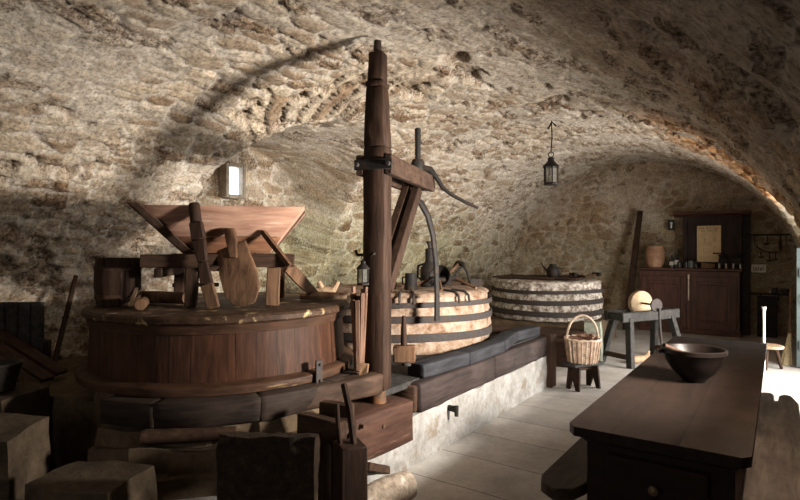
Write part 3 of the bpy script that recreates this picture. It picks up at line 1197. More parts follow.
def lid_pt(px, py):
    return at_z(px, py, LZ)


# small tub
c = at_d(118, 303, 3.62)
bk = thing('stave_bucket', 'small dark stave bucket on the left edge of the casing lid', 'bucket', (c.x, c.y, LZ))
m = MB()
for k in range(16):
    a0, a1 = 2 * PI * k / 16, 2 * PI * (k + 1) / 16
    m.lathe([(.112, 0), (.126, 0.0), (.142, .11), (.143, .2), (.132, .315), (.118, .315)], (c.x, c.y, LZ), 1, closed=True, a0=a0 + .006, a1=a1 - .006)
m.build('staves', W_DARK, bk, .002)
m = MB().lathe([(0, .02), (.116, .02), (.116, .04), (0, .04)], (c.x, c.y, LZ), 24)
m.build('bottom', W_DARK_X, bk)
for z in (.06, .25):
    rr = .137 if z < .1 else .141
    m = MB().lathe([(rr - .005, z - .015), (rr + .003, z - .015), (rr + .003, z + .015), (rr - .005, z + .015)], (c.x, c.y, LZ), 30, closed=True)
    m.build('hoop', W_DARK_X, bk)

# peg and beam lying behind
p0, p1 = at_d(128, 293, 3.78), at_d(186, 293, 3.62)
p0.z = p1.z = LZ + .045
m = MB()
m.tube([p0, p0.lerp(p1, .5), p1], [.04, .043, .038], 10)
m.rough(1, .004, 8, 3)
tag(m.build('wooden_roller', W_MID), 'thin brown wooden roller lying on the lid beside the stave bucket', 'roller')
p0, p1 = at_d(140, 294, 3.25), at_d(144, 293, 3.45)
m = MB()
m.tube([V((p0.x, p0.y, LZ + .037)), V((p1.x, p1.y, LZ + .037))], [.035, .033], 12)
tag(m.build('wooden_peg', W_MID, None, .004), 'short pale-ended wooden peg lying on the lid under the stand', 'peg')
for i, (a, b, t) in enumerate((((127, 306), (139, 290), .012), ((130, 307), (137, 288), .010), ((133, 307), (140, 295), .009))):
    p0 = lid_pt(*a)
    d_ = (p0 - DCAM).dot(FWD)
    p1 = at_d(b[0], b[1], d_ + .10)
    p0.z = LZ + .006
    m = MB()
    m.bar(p0, p1, t * 2.2, t)
    tag(m.build('wood_splinter', W_PALE), 'pale split splinters propped against the stave bucket', 'splinter', 'splinters by the bucket')

# long carved tool leaning on the hopper
foot = lid_pt(213, 309)
dft = (foot - DCAM).dot(FWD)
tl = thing('carved_staff', 'long carved wooden staff with thick middle leaning on the hopper', 'tool', foot)
tl_pts = [(214, 309), (207, 284), (203, 262), (199, 240), (196, 222), (194, 203)]
tp = [at_d(x, y, dft + .012 * i) for i, (x, y) in enumerate(tl_pts)]
tp[0].z = LZ + .004


def flatbar(m, a, b, wa, wb, tha, thb=None):
    m.bar(a, b, wa, tha, up=-FWD, w1=wb, h1=thb or tha)


m = MB()
flatbar(m, tp[0], tp[1], .072, .078, .03, .04)
m.rough(2, .003, 8, 1)
m.build('blade', W_MID, tl, .005)
m = MB()
flatbar(m, tp[1] - (tp[2] - tp[1]) * .02, tp[2], .078, .058, .04)
flatbar(m, tp[2], tp[3], .058, .082, .04, .05)
flatbar(m, tp[3], tp[4], .084, .076, .05)
m.rough(1, .003, 8, 2)
m.build('shank', W_DARK, tl, .006)
m = MB()
m.tube([tp[4], tp[4].lerp(tp[5], .9), tp[5]], [.036, .035, .028], 14)
m.build('grip', W_DARK, tl)

# broad wooden shovel
sf = lid_pt(246, 309)
ds = (sf - DCAM).dot(FWD)
sh = thing('wooden_shovel', 'broad brown wooden shovel blade with short handle leaning on the stand', 'shovel', sf)
ol = [(216, 252), (228, 247), (245, 241), (250, 255), (257, 272), (259, 290), (255, 303), (243, 307), (233, 306), (224, 296), (219, 276)]


def leanpt(x, y, d0, yb, k):
    return at_d(x, y, d0 + (yb - y) * k)


m = MB()
m.prism([leanpt(x, y, ds, 309, .0022) for x, y in ol], FWD * .028 + V((0, 0, .01)))
m.build('blade', W_MID, sh, .006)
m = MB()
m.prism([leanpt(x, y, ds - .02, 309, .0022) for x, y in [(223, 229), (233, 228), (236, 240), (237, 258), (229, 258), (226, 244)]], FWD * .05)
m.build('handle', W_MID, sh, .006)

# lath, slanting stick
a, b = at_d(263, 232, 3.60), at_d(290, 266, 3.52)
m = MB()
m.bar(a, b, .034, .03)
m.rough(2, .003, 8, 5)
tag(m.build('slanting_stick', W_MID), 'thin brown stick slanting from the hopper down behind the curved lath', 'stick')
cl = [(287, 266), (297, 276), (306, 286), (315, 294), (324, 298)]
m = MB()
e = lid_pt(324, 298)
de = (e - DCAM).dot(FWD)
cp = [at_d(x, y, de - .48 + .12 * i) for i, (x, y) in enumerate(cl)]
cp[-1].z = LZ + .008
for i_ in range(4):
    m.bar(cp[i_], cp[i_ + 1], .028, (.075, .085, .075, .055)[i_], up=(.3, 0, 1), w1=.026, h1=(.085, .075, .055, .02)[i_])
tag(m.build('curved_lath', W_MID, None, 0), 'curved wooden lath with a lit edge, leaning down onto the right side of the lid', 'lath')
# pale forked wood at the back right
q = at_d(327, 294, 4.42)
q.z = LZ
m = MB()
m.tube([q + V((-.08, -.04, .03)), q + V((-.02, -.01, .035)), q + V((.05, .03, .045)), q + V((.075, .05, .11))], [.035, .04, .032, .018], 8)
m.tube([q + V((-.03, -.02, .045)), q + V((-.055, -.04, .11))], [.03, .018], 8)
m.rough(1, .006, 10, 2)
tag(m.build('forked_branch', W_PALE, None, 0), 'pale forked piece of wood at the right rim of the casing lid', 'branch')
q0 = at_d(300, 296, 3.95)
m = MB()
m.tube([V((q0.x, q0.y, LZ + .03)), V((q0.x + .12, q0.y + .1, LZ + .032)), V((q0.x + .26, q0.y + .22, LZ + .028))], [.022, .03, .024], 8)
m.rough(1, .005, 9, 6)
tag(m.build('bark_stick', W_PALE, None, 0), 'pale rough stick lying on the lid behind the curved lath', 'stick')

# bundle of split laths standing between casing and post
bb = at_d(359, 362, 3.62)
bd = thing('lath_bundle', 'upright bundle of split reddish laths left of the crane post', 'bundle', (bb.x, bb.y, .743))
base_z = .745
h = 1.55 - 40 * 3.62 / 540 - base_z
for k in range(9):
    a = 2 * PI * k / 9 + .3
    r0, r1 = .024, .050
    m = MB()
    m.bar((bb.x + r0 * math.cos(a), bb.y + r0 * math.sin(a), base_z), (bb.x + r1 * math.cos(a), bb.y + r1 * math.sin(a), base_z + h * random.uniform(.88, 1.06)), .026, .018, w1=.03)
    m.build('lath', wood('lath_%d' % k, (.09, .048, .032), (.27, .16, .11), 'z', wear=(.42, .29, .21)), bd, .003)
m = MB()
m.lathe([(.0, .10), (.035, .10), (.036, .125), (.0, .125)], (bb.x, bb.y, base_z), 14)
m.build('cord', W_MID_N, bd)
tb = at_d(368, 364, 3.50)
block('wooden_wedge', (tb.x - .03, tb.y, .775), (.055, .055, .065), .4, W_MID_N, 'small brown wedge on the bearer beam at the foot of the lath bundle', 'wedge', .004)


# ------------------------------------------------------------------ lanterns
def lantern(name, label, c, w_, h_, mat, glassm, cord=None):
    r = thing(name, label, 'lantern', (c.x, c.y, c.z))
    m = MB()
    m.lathe([(0, 0), (w_ * .56, 0), (w_ * .56, .02 * h_ / .3), (0, .03 * h_ / .3)], c, 6)
    m.build('base', mat, r, .002)
    for k in range(6):
        a = 2 * PI * k / 6
        m = MB()
        m.tube([c + V((w_ * .5 * math.cos(a), w_ * .5 * math.sin(a), .01)), c + V((w_ * .5 * math.cos(a), w_ * .5 * math.sin(a), h_ * .58))], w_ * .045, 6)
        m.build('bar', mat, r)
    m = MB()
    m.lathe([(w_ * .46, .02), (w_ * .46, h_ * .57)], c, 6)
    m.build('glass', glassm, r)
    m = MB()
    m.lathe([(w_ * .60, h_ * .57), (w_ * .56, h_ * .62), (w_ * .24, h_ * .76), (w_ * .22, h_ * .84), (w_ * .28, h_ * .86), (0, h_ * .90)], c, 12)
    m.build('cap', mat, r, 0)
    m = MB()
    ring = [c + V((w_ * .2 * math.sin(t), 0, h_ * .97 - w_ * .18 * math.cos(t))) for t in np.linspace(0, 2 * PI, 13)]
    m.tube(ring, w_ * .035, 6)
    m.build('ring', mat, r)
    m = MB()
    m.lathe([(0, .02), (w_ * .10, .02), (w_ * .10, h_ * .3), (0, h_ * .3)], c, 10)
    m.build('candle', plain('wax_' + name, (.62, .58, .48)), r)
    if cord is not None:
        m = MB()
        m.tube(cord, .008, 6)
        m.build('hanging_cord', mat, r)
    return r


def glass_mat(name, c, alpha_rough=.15):
    m, nt, b = new_mat(name)
    b.inputs['Base Color'].default_value = (*c, 1)
    b.inputs['Transmission Weight'].default_value = .85
    b.inputs['Roughness'].default_value = alpha_rough
    b.inputs['IOR'].default_value = 1.1
    return m


GLASS = glass_mat('smoky_lantern_glass', (.55, .55, .50))
ld = 6.38
lc = at_d(551, 185, ld)
hook = at_d(551.5, 121, ld)
lantern('hanging_lantern', 'black metal lantern hanging on a cord from the vault', lc, .163, .37, IRON, GLASS,
        [lc + V((0, 0, .385)), lc.lerp(hook, .75) + V((.008, 0, 0)), hook])
m = MB()
m.tube([at_d(548, 129, ld), at_d(552, 122, ld), at_d(556, 126, ld)], .012, 6)
m.build('hook', IRON, bpy.data.objects['hanging_lantern'])
lc = at_d(363.5, 285, 3.66)
lantern('candle_lantern', 'small dark lantern hanging from the peg on the left of the crane post', lc, .085, .19, IRON, GLASS)

# ------------------------------------------------------------------ tools on the second stone
SZ2 = 1.160
def on2(px, d):
    p = at_d(px, 280, d)
    p.z = SZ2
    return p


c = on2(411, 5.25)
mg = thing('iron_mug', 'dark iron mug standing on the front of the hooped white millstone', 'mug', c)
MB().lathe([(0, 0), (.055, 0), (.06, .01), (.058, .15), (.06, .165), (.052, .165), (.05, .02), (0, .02)], c, 20).build('body', IRON, mg)
MB().tube([c + V((-.055, 0, .13)), c + V((-.10, 0, .12)), c + V((-.10, 0, .06)), c + V((-.055, 0, .04))], .009, 6).build('handle', IRON, mg)
c = on2(430, 5.75)
oc = thing('oil_can', 'tall black stepped oil can on the hooped white millstone', 'can', c)
MB().lathe([(0, 0), (.10, 0), (.105, .02), (.10, .20), (.06, .25), (.055, .27), (0, .27)], c, 24).build('body', IRON, oc)
MB().lathe([(.05, .26), (.052, .40), (.03, .41), (0, .41)], c, 18).build('neck', IRON, oc)
MB().lathe([(.0, .41), (.02, .41), (.03, .45), (.045, .48), (.035, .485), (0, .47)], c, 14).build('spout_cup', IRON_BAND, oc)
MB().tube([c + V((-.09, 0, .06)), c + V((-.16, 0, .10)), c + V((-.15, 0, .22)), c + V((-.05, 0, .25))], .012, 8).build('handle', IRON, oc)
# mill bills: double ended picks
HAM = [(420, 5.35, .5, 'lying nearest the mug'), (440, 5.15, 2.2, 'lying under the oil can'), (450, 5.95, 1.1, 'propped highest beside the oil can'), (464, 5.45, 2.9, 'lying near the small tin box')]
for i, (px, d_, rz, wh) in enumerate(HAM):
    c = on2(px, d_)
    R = Matrix.Rotation(rz, 3, 'Z')
    hm = thing('mill_pick', 'dark iron mill pick with wooden handle ' + wh, 'pick', c, 0, 'mill picks on the second millstone')
    tilt = .10 if i != 2 else .24
    h0, h1 = c + R @ V((-.16, 0, .014)), c + R @ V((.12, 0, tilt))
    MB().tube([h0, h1], [.014, .016], 8).build('handle', W_MID, hm)
    m = MB()
    m.tube([h1 + R @ V((.0, -.13, -.06)), h1 + R @ V((.012, -.05, -.005)), h1 + R @ V((.012, .05, .005)), h1 + R @ V((0, .13, -.045))], [.004, .030, .030, .004], 8)
    m.build('head', IRON, hm)
c = on2(446, 5.35)
m = MB()
m.lathe([(0, 0), (.05, .0), (.105, .055), (.115, .10), (.105, .10), (.045, .012), (0, .012)], c + V((-.03, 0, .10)), 24, rot=(1.2, .3, 0))
tag(m.build('iron_pan', IRON, None, 0), 'round black iron pan tipped on edge among the mill picks', 'pan')
c = on2(476, 5.85)
m = MB()
m.box(c + V((0, 0, .04)), (.13, .10, .08), (0, 0, .5))
m.rough(1, .003, 9, 2)
tag(m.build('tin_box', IRON_BAND, None, .004), 'small grey tin box at the right edge of the hooped white millstone', 'box')
c = on2(462, 6.0)
m = MB()
m.bar(c + V((-.28, -.18, .02)), c + V((.2, .14, .02)), .06, .035)
tag(m.build('wooden_batten', W_DARK_X, None, .004), 'dark wooden batten lying across the hooped white millstone behind the tin box', 'batten')
c = on2(456, 5.55)
m = MB()
m.tube([c + V((-.12, -.05, .012)), c + V((-.04, 0, .10)), c + V((.02, .05, .2)), c + V((.06, .06, .23)), c + V((.10, .05, .16)), c + V((.16, .05, .012))], [.012, .013, .013, .013, .012, .011], 8)
tag(m.build('iron_tongs', IRON, None, 0), 'bent black iron tongs standing up between oil can and tin box', 'tongs')
c = on2(394, 5.4)
m = MB()
m.box(c + V((-.05, 0, .035)), (.14, .08, .07), (0, .1, .6))
m.rough(2, .01, 8, 4)
tag(m.build('wood_chunk', W_MID_N, None, .006), 'rough brown wood chunk on the hooped white millstone beside the post', 'wood')

# mallet on the platform
c = at_d(404, 362, 3.92)
mz = .80
ml = thing('wooden_mallet', 'brown wooden mallet standing on its head in front of the hooped white millstone', 'mallet', (c.x, c.y, mz - .085))
R = Matrix.Rotation(.61, 3, 'Z')
m = MB()
m.box((c.x, c.y, mz), (.165, .10, .12), R, jit=.006)
m.rough(2, .005, 8, 2)
m.build('head', W_MID, ml, .008)
MB().tube([(c.x, c.y, mz + .05), (c.x - .01, c.y + .01, mz + .16), (c.x - .015, c.y + .02, mz + .27)], [.024, .022, .014], 10).build('handle', W_DARK, ml)
MB().tube([(c.x + .02, c.y, mz - .085), (c.x + .02, c.y, mz - .05)], [.035, .04], 10).build('peg', W_GREY, ml)

# ------------------------------------------------------------------ things on the third stone
c = at_d(553, 280, 9.0)
c.z = 1.100
jg = thing('dark_jug', 'small dark spouted jug on top of the farthest millstone', 'jug', c)
MB().lathe([(0, 0), (.08, 0), (.11, .07), (.09, .15), (.055, .19), (.065, .22), (.055, .22), (.045, .19), (0, .18)], c, 20).build('body', IRON, jg)
MB().tube([c + V((-.08, -.02, .08)), c + V((-.16, -.05, .19)), c + V((-.18, -.05, .24))], [.022, .014, .012], 8).build('spout', IRON, jg)
MB().tube([c + V((.08, .02, .15)), c + V((.14, .04, .14)), c + V((.13, .04, .06)), c + V((.09, .03, .04))], .010, 6).build('handle', IRON, jg)
for i, (px, dd_, L, rz, wh) in enumerate(((566, 9.0, .30, .4, 'beside the dark jug'), (580, 8.9, .34, 2.5, 'in the middle of the plank cover'), (592, 9.1, .25, 1.2, 'nearest the right rim of the farthest millstone'))):
    c = at_d(px, 280, dd_)
    c.z = 1.100
    R = Matrix.Rotation(rz, 3, 'Z')
    r = thing('iron_hammer', 'small dark hammer lying ' + wh, 'hammer', c, 0, 'hammers on the farthest millstone')
    MB().tube([c + R @ V((-L / 2, 0, .018)), c + R @ V((L / 2, 0, .03))], .016, 8).build('handle', W_DARK_X, r)
    m = MB()
    m.box(c + R @ V((L / 2, 0, .04)), (.05, .16, .06), R)
    m.build('head', IRON, r, .006)

# ------------------------------------------------------------------ small stool with wicker basket
sc_ = V((-1.80, 6.12, 0))
SR = math.radians(62)
sto = thing('notched_stool', 'small black plank stool with notched legs under the wicker basket', 'stool', sc_, SR)
m = MB()
m.box((0, 0, .283), (.44, .22, .034))
m.build('seat', W_GREY, sto, .006, local=True)
for s_ in (-1, 1):
    x = s_ * .155
    o = [(x, -.10, 0), (x, -.045, 0), (x, 0, .12), (x, .045, 0), (x, .10, 0), (x - s_ * .02, .085, .266), (x - s_ * .02, -.085, .266)]
    m = MB().prism([V(q) for q in o], (.026, 0, 0))
    m.build('leg', W_DARK, sto, .003, local=True)
m = MB().box((0, 0, .235), (.28, .022, .06))
m.build('apron', W_DARK_X, sto, .003, local=True)

WICK = plain('peeled_willow', (.60, .45, .34), .7, 0, .6, 14)
WICK_D = plain('brown_willow', (.36, .22, .14), .7, 0, .6, 16)
bz = .302
wb = thing('wicker_basket', 'round wicker basket with tall hoop handle on the small stool', 'basket', (sc_.x, sc_.y, bz))


def bask_r(t):
    return lerp(.150, .188, t)


m = MB()
rows, nth = 22, 96
prof = []
for i in range(rows * 2 + 1):
    t = i / (rows * 2)
    prof.append((bask_r(t), t * .25))


def weave(r, z, t):
    row = int(round(z / .25 * rows * 2))
    if row % 2 == 0:
        return r - .004, z
    return r + .0065 * math.cos(12 * t + (PI if (row // 2) % 2 else 0)), z


m.lathe([(0, .004)] + [(bask_r(0) - .01, .004)] + prof, (sc_.x, sc_.y, bz), nth, wob=weave)
m.build('woven_side', WICK, wb, ang=70)
for k in range(24):
    a = 2 * PI * k / 24
    m = MB()
    m.tube([(sc_.x + (bask_r(t) + .006) * math.cos(a), sc_.y + (bask_r(t) + .006) * math.sin(a), bz + t * .26) for t in (0, .5, 1.0)], [.0085, .0085, .008], 6)
    m.build('stake', WICK if k % 3 else WICK_D, wb)
m = MB()
ringp = [(sc_.x + .192 * math.cos(t), sc_.y + .192 * math.sin(t), bz + .258 + .004 * math.sin(14 * t)) for t in np.linspace(0, 2 * PI, 49)]
m.tube(ringp, .012, 8)
m.build('rim', WICK, wb)
m = MB()
hp = []
for t in np.linspace(0, PI, 25):
    hp.append(V((sc_.x, sc_.y, bz + .20)) + RGT * (.178 * math.cos(t)) + V((0, 0, .315 * math.sin(t) ** .8)))
m.tube(hp, .013, 8)
m.build('hoop_handle', WICK, wb)
KW = wood('kindling_bark', (.12, .065, .045), (.34, .20, .14), 'x', wear=(.5, .36, .26))
ksrc = None
for k in range(12):
    a = random.uniform(0, 2 * PI)
    if ksrc is None:
        m = MB()
        m.tube([(-.11, 0, 0), (0, .006, .004), (.11, 0, 0)], [.015, .018, .014], 7)
        m.rough(1, .004, 12, 1)
        for v in m.bm.verts:
            v.co += sc_ + V((0, 0, bz + .20))
        ksrc = tag(m.build('kindling_stick', KW), 'short brown kindling stick heaped in the wicker basket', 'stick', 'kindling in the wicker basket')
        o = ksrc
    else:
        o = ksrc.copy()
        COL.objects.link(o)
    o.location = sc_ + V((random.uniform(-.05, .05), random.uniform(-.05, .05), bz + .225 + .010 * (k % 6)))
    o.rotation_euler = (random.uniform(-.15, .15), random.uniform(-.25, .25), a)

# ------------------------------------------------------------------ grindstone bench
G0, G1 = V((-1.82, 7.58, 0)), V((-1.29, 8.62, 0))
GR = math.atan2(G1.y - G0.y, G1.x - G0.x)
gl = (G1 - G0).length
gc = (G0 + G1) / 2
gb = thing('grindstone_bench', 'grey trestle bench with long legs carrying the grindstone', 'bench', gc, GR)
for s_ in (-1, 1):
    m = MB()
    m.box((0, s_ * .13, .655), (gl, .06, .13))
    m.rough(2, .006, 5, s_)
    m.build('rail', W_GREY, gb, .008, local=True)
for s_ in (-1, 1):
    m = MB()
    m.box((s_ * (gl / 2 - .06), 0, .66), (.09, .22, .10))
    m.build('end_block', W_GREY, gb, .006, local=True)
for sx in (-1, 1):
    for sy in (-1, 1):
        m = MB()
        m.bar((sx * (gl / 2 - .04), sy * .24, 0), (sx * (gl / 2 - .16), sy * .125, .63), .075, .085, up=(0, 1, 0), w1=.08)
        m.rough(2, .003, 5, sx + sy * 2)
        m.build('leg', W_GREY, gb, .006, local=True)
for sx in (-1, 1):
    m = MB()
    m.box((sx * (gl / 2 - .07), 0, .13), (.06, .44, .06))
    m.build('stretcher', W_DARK_Y, gb, .004, local=True)
wl_x = -.04
gw = thing('grindstone', 'round tan grindstone wheel with crank set in the trestle bench', 'grindstone', gc + V((0, 0, .735)), GR - .27)
RX = (PI / 2, 0, 0)
m = MB()
m.lathe([(0, -.045), (.155, -.045), (.168, -.035), (.168, .035), (.155, .045), (0, .045)], (wl_x, 0, .08), 44, rot=RX)
m.build('wheel', stone('tan_sandstone', [(.3, (.34, .24, .14)), (.7, (.52, .41, .28))], 10, .3, .01), gw, local=True)
m = MB()
m.tube([(wl_x, -.34, .08), (wl_x, .22, .08)], .014, 10)
m.build('axle', IRON, gw, local=True)
m = MB()
m.lathe([(0, -.012), (.085, -.012), (.09, 0), (.085, .012), (0, .012)], (wl_x, -.33, .08), 28, rot=RX)
for k in range(5):
    a = 2 * PI * k / 5
    m.lathe([(0, -.022), (.014, -.022), (.014, 0), (0, 0)], (wl_x + .055 * math.cos(a), -.33, .08 + .055 * math.sin(a)), 8, rot=RX)
m.build('crank_disc', IRON_BAND, gw, local=True)
m = MB()
m.tube([(wl_x + .02, -.36, .04), (wl_x + .03, -.365, -.2), (wl_x + .06, -.37, -.54)], [.014, .016, .014], 8)
m.build('pedal_rod', IRON_BAND, gw, local=True)
m = MB()
m.tube([(wl_x, .22, .08), (wl_x + .05, .225, .14), (wl_x + .05, .30, .14)], [.012, .012, .014], 8)
m.build('crank', IRON, gw, local=True)
p = [(629, 364), (634, 363), (640, 364), (645, 361), (648, 354), (649, 351)]
m = MB()
pp = [at_d(x, y, 7.35 + .03 * i) for i, (x, y) in enumerate(p)]
pp[0].z = pp[1].z = pp[2].z = .055
pp[3].z = .07
m.tube(pp, [.03, .055, .05, .042, .03, .014], 10)
m.rough(1, .006, 9, 1)
tag(m.build('curved_root', W_PALE, None, 0), 'pale curved root lying on the floor under the grindstone bench', 'root')

# ------------------------------------------------------------------ cabinet and what stands on it
CY = 11.22
cl_, cr_ = at_y(638, 280, CY).x, at_y(741, 280, CY).x
ch = 1.215
W_CAB = wood('red_brown_cabinet', (.045, .018, .012), (.13, .055, .036), 'z', wear=(.20, .10, .07), wear_at=.7, rough=.45, spec=.4)
W_CABX = wood('red_brown_cabinet_rails', (.045, .018, .012), (.13, .055, .036), 'x', wear=(.22, .11, .08), wear_at=.7, rough=.45, spec=.4)
cw = cr_ - cl_
cb = thing('oak_cabinet', 'wide red-brown two-door cabinet against the end wall', 'cabinet', ((cl_ + cr_) / 2, CY + .26, 0))
m = MB()
m.box(((cl_ + cr_) / 2, CY + .275, .595), (cw - .04, .49, 1.13))
m.build('body', W_CAB, cb, .006)
m = MB()
m.box(((cl_ + cr_) / 2, CY + .265, 1.19), (cw + .04, .54, .05))
m.build('top', W_CABX, cb, .01)
m = MB()
m.box(((cl_ + cr_) / 2, CY + .27, .04), (cw, .50, .08))
m.build('plinth', W_CABX, cb, .006)
mid = at_y(688.5, 280, CY).x
for i, (xa, xb) in enumerate(((cl_ + .07, mid - .04), (mid + .04, cr_ - .07))):
    dr = MB()
    z0, z1, y = .12, 1.06, CY + .018
    for (x0, x1, a, b) in ((xa, xa + .09, z0, z1), (xb - .09, xb, z0, z1), (xa + .09, xb - .09, z0, z0 + .1), (xa + .09, xb - .09, z1 - .09, z1)):
        dr.box(((x0 + x1) / 2, y, (a + b) / 2), (x1 - x0, .03, b - a))
    d_o = dr.build('door', W_CAB, cb, .004)
    pm = MB()
    pm.box(((xa + xb) / 2, y + .012, (z0 + z1) / 2), (xb - xa - .16, .02, z1 - z0 - .17))
    pm.box(((xa + xb) / 2, y, (z0 + z1) / 2), (xb - xa - .28, .02, z1 - z0 - .29))
    pm.build('panel', W_CAB, d_o, .008)
    for zz in (.30, .88):
        MB().tube([(xa - .012 if i == 0 else xb + .012, y - .012, zz - .05), (xa - .012 if i == 0 else xb + .012, y - .012, zz + .05)], .010, 8).build('hinge', IRON_RUST, d_o)
m = MB()
m.tube([(mid, CY - .004, .62), (mid, CY - .004, 1.06)], .014, 8)
m.tube([(mid, CY - .004, 1.02), (mid, CY - .004, 1.10)], .022, 8)
m.build('lock_bar', plain('tarnished_brass', (.42, .34, .25), .4, .6), cb)
m = MB()
m.box((mid, CY + .012, .6), (.07, .03, 1.0))
m.build('muntin', W_CAB, cb, .003)

UY = 11.50
ul, ur = at_y(683, 240, UY).x, at_y(742, 240, UY).x
uc = thing('wall_cupboard', 'dark shallow cupboard standing on the cabinet below a cornice', 'cupboard', ((ul + ur) / 2, UY + .12, ch))
uz = 1.55 + 34 * 10 / 540
W_BLK = wood('black_brown_cupboard', (.018, .012, .011), (.055, .034, .03), 'z', rough=.5)
m = MB()
m.box(((ul + ur) / 2, UY + .15, (ch + uz) / 2), (ur - ul, .25, uz - ch))
m.build('back', W_BLK, uc, .005)
for (xx, ww) in ((ul + .035, .07), (ur - .035, .07)):
    m = MB().box((xx, UY + .01, (ch + uz) / 2), (ww, .05, uz - ch))
    m.build('stile', W_BLK, uc, .005)
m = MB().box(((ul + ur) / 2, UY + .012, uz - .04), (ur - ul - .14, .05, .08))
m.build('rail', W_BLK, uc, .004)
for k in (1, 2, 3):
    xx = lerp(ul, ur, k / 4)
    m = MB().box((xx, UY + .022, (ch + uz) / 2 - .03), (.012, .02, uz - ch - .1))
    m.build('bead', W_BLK, uc)
kl, kr = at_y(673, 213, UY - .08).x, at_y(751, 213, UY - .08).x
m = MB()
o = [V((kl, UY + .27, uz)), V((kl, UY - .02, uz)), V((kl, UY - .06, uz + .035)), V((kl, UY - .09, uz + .05)), V((kl, UY - .09, uz + .085)), V((kl, UY + .27, uz + .085))]
m.prism(o, (kr - kl, 0, 0))
m.build('cornice', W_CABX, uc, .004)

# poster
PYY = UY - .022
a, b = at_y(697, 226, PYY), at_y(721, 262, PYY)
po = thing('paper_poster', 'yellowed printed poster with small line drawings on the dark cupboard', 'poster', ((a.x + b.x) / 2, PYY, b.z))
m = MB().box(((a.x + b.x) / 2, PYY, (a.z + b.z) / 2), (b.x - a.x, .006, a.z - b.z))
m.build('sheet', plain('yellowed_paper', (.66, .50, .29), .8, 0, .2, 8), po)
INK = plain('faded_brown_ink', (.25, .16, .08), .8)
pw, phh = b.x - a.x, a.z - b.z
yy = PYY - .0045
m = MB()


def stroke(mm, pts, w_=.006):
    P = [V((a.x + u * pw, yy, a.z - v * phh)) for u, v in pts]
    for p, q in zip(P, P[1:]):
        mm.bar(p, q, .002, w_, up=(0, 0, 1)) if abs(p.z - q.z) < abs(p.x - q.x) else mm.bar(p, q, w_, .002, up=(0, 1, 0))


for v, u0, u1, n in ((.07, .10, .93, 14), (.14, .20, .88, 11)):
    for i in range(n):
        if (i * 7 + int(v * 100)) % 5 == 0:
            continue
        u = lerp(u0, u1, i / n)
        stroke(m, [(u, v - .02), (u, v + .02)], .012)
        if i % 2:
            stroke(m, [(u, v - .018), (u + .03, v - .018)], .007)
m.build('printed_title', INK, po)
m = MB()
for path in ([(.27, .33), (.33, .36), (.30, .42), (.35, .47)], [(.31, .34), (.30, .48)], [(.70, .33), (.68, .40), (.72, .46), (.78, .42), (.76, .34)],
             [(.38, .56), (.46, .49), (.54, .46), (.60, .52), (.54, .56), (.50, .51)], [(.30, .60), (.26, .70), (.34, .76)], [(.70, .58), (.72, .70), (.66, .77)],
             [(.18, .72), (.22, .76)], [(.72, .54), (.80, .64)], [(.25, .55), (.34, .53)]):
    stroke(m, path, .005)
for v in (.84, .88, .92):
    stroke(m, [(.1, v), (.85, v)], .003)
m.build('printed_drawing', INK, po)

# plaque on the wall
a, b = at_y(668, 220, 11.72), at_y(674, 230, 11.72)
pq = thing('wall_plaque', 'tiny black plaque with a white figure on the end wall left of the cornice', 'plaque', ((a.x + b.x) / 2, 11.72, b.z))
cx, cz = (a.x + b.x) / 2, (a.z + b.z) / 2
MB().box((cx, 11.74, cz), (b.x - a.x, .10, a.z - b.z)).build('board', plain('black_paint', (.015, .015, .016)), pq)
m = MB()
m.lathe([(0, -.003), (.022, -.003), (.022, .003), (0, .003)], (cx + .01, 11.688, cz + .035), 14, rot=RX)
m.bar((cx + .012, 11.688, cz + .02), (cx + .008, 11.688, cz - .065), .006, .028, up=(1, 0, 0))
m.build('figure', plain('white_paint', (.75, .73, .68)), pq)

# pot, bottles, small things on the cabinet top
def on_cab(px, y=11.42):
    p = at_y(px, 268, y)
    p.z = ch
    return p


c = on_cab(655, 11.40)
m = MB()
m.lathe([(0, 0), (.12, 0), (.165, .10), (.178, .21), (.170, .33), (.150, .385), (.158, .41), (.140, .41), (.135, .38), (0, .36)], c, 32)
pot_m = stone('glazed_terracotta', [(.3, (.24, .12, .07)), (.55, (.42, .24, .15)), (.75, (.60, .42, .30))], 4, .15, .006, .5)
tag(m.build('clay_pot', pot_m, None, 0), 'rounded brown clay pot at the left end of the cabinet top', 'pot')
BGL = plain('dark_bottle_glass', (.02, .022, .018), .2)
GREYG = plain('grey_green_glass', (.10, .12, .11), .3)
src = None
for i, (px, hh, lab, mt) in enumerate(((671.5, .24, 'slim dark bottle with pale label nearest the clay pot', BGL), (676.5, .30, 'tall dark bottle, second from the clay pot', BGL), (679.5, .17, 'short dark bottle in front of the cupboard stile', BGL))):
    c = on_cab(px, 11.36 + .03 * (i % 2))
    r = thing('glass_bottle', lab, 'bottle', c, 0, 'bottles on the cabinet')
    rr = .042
    MB().lathe([(0, 0), (rr, 0), (rr, hh * .58), (rr * .4, hh * .74), (rr * .36, hh), (0, hh)], c, 16).build('body', mt, r)
    if i < 2:
        MB().lathe([(rr + .002, hh * .2), (rr + .002, hh * .48)], c, 16, a0=3.6, a1=5.9).build('paper_label', plain('bottle_paper_%d' % i, (.55, .52, .45)), r)
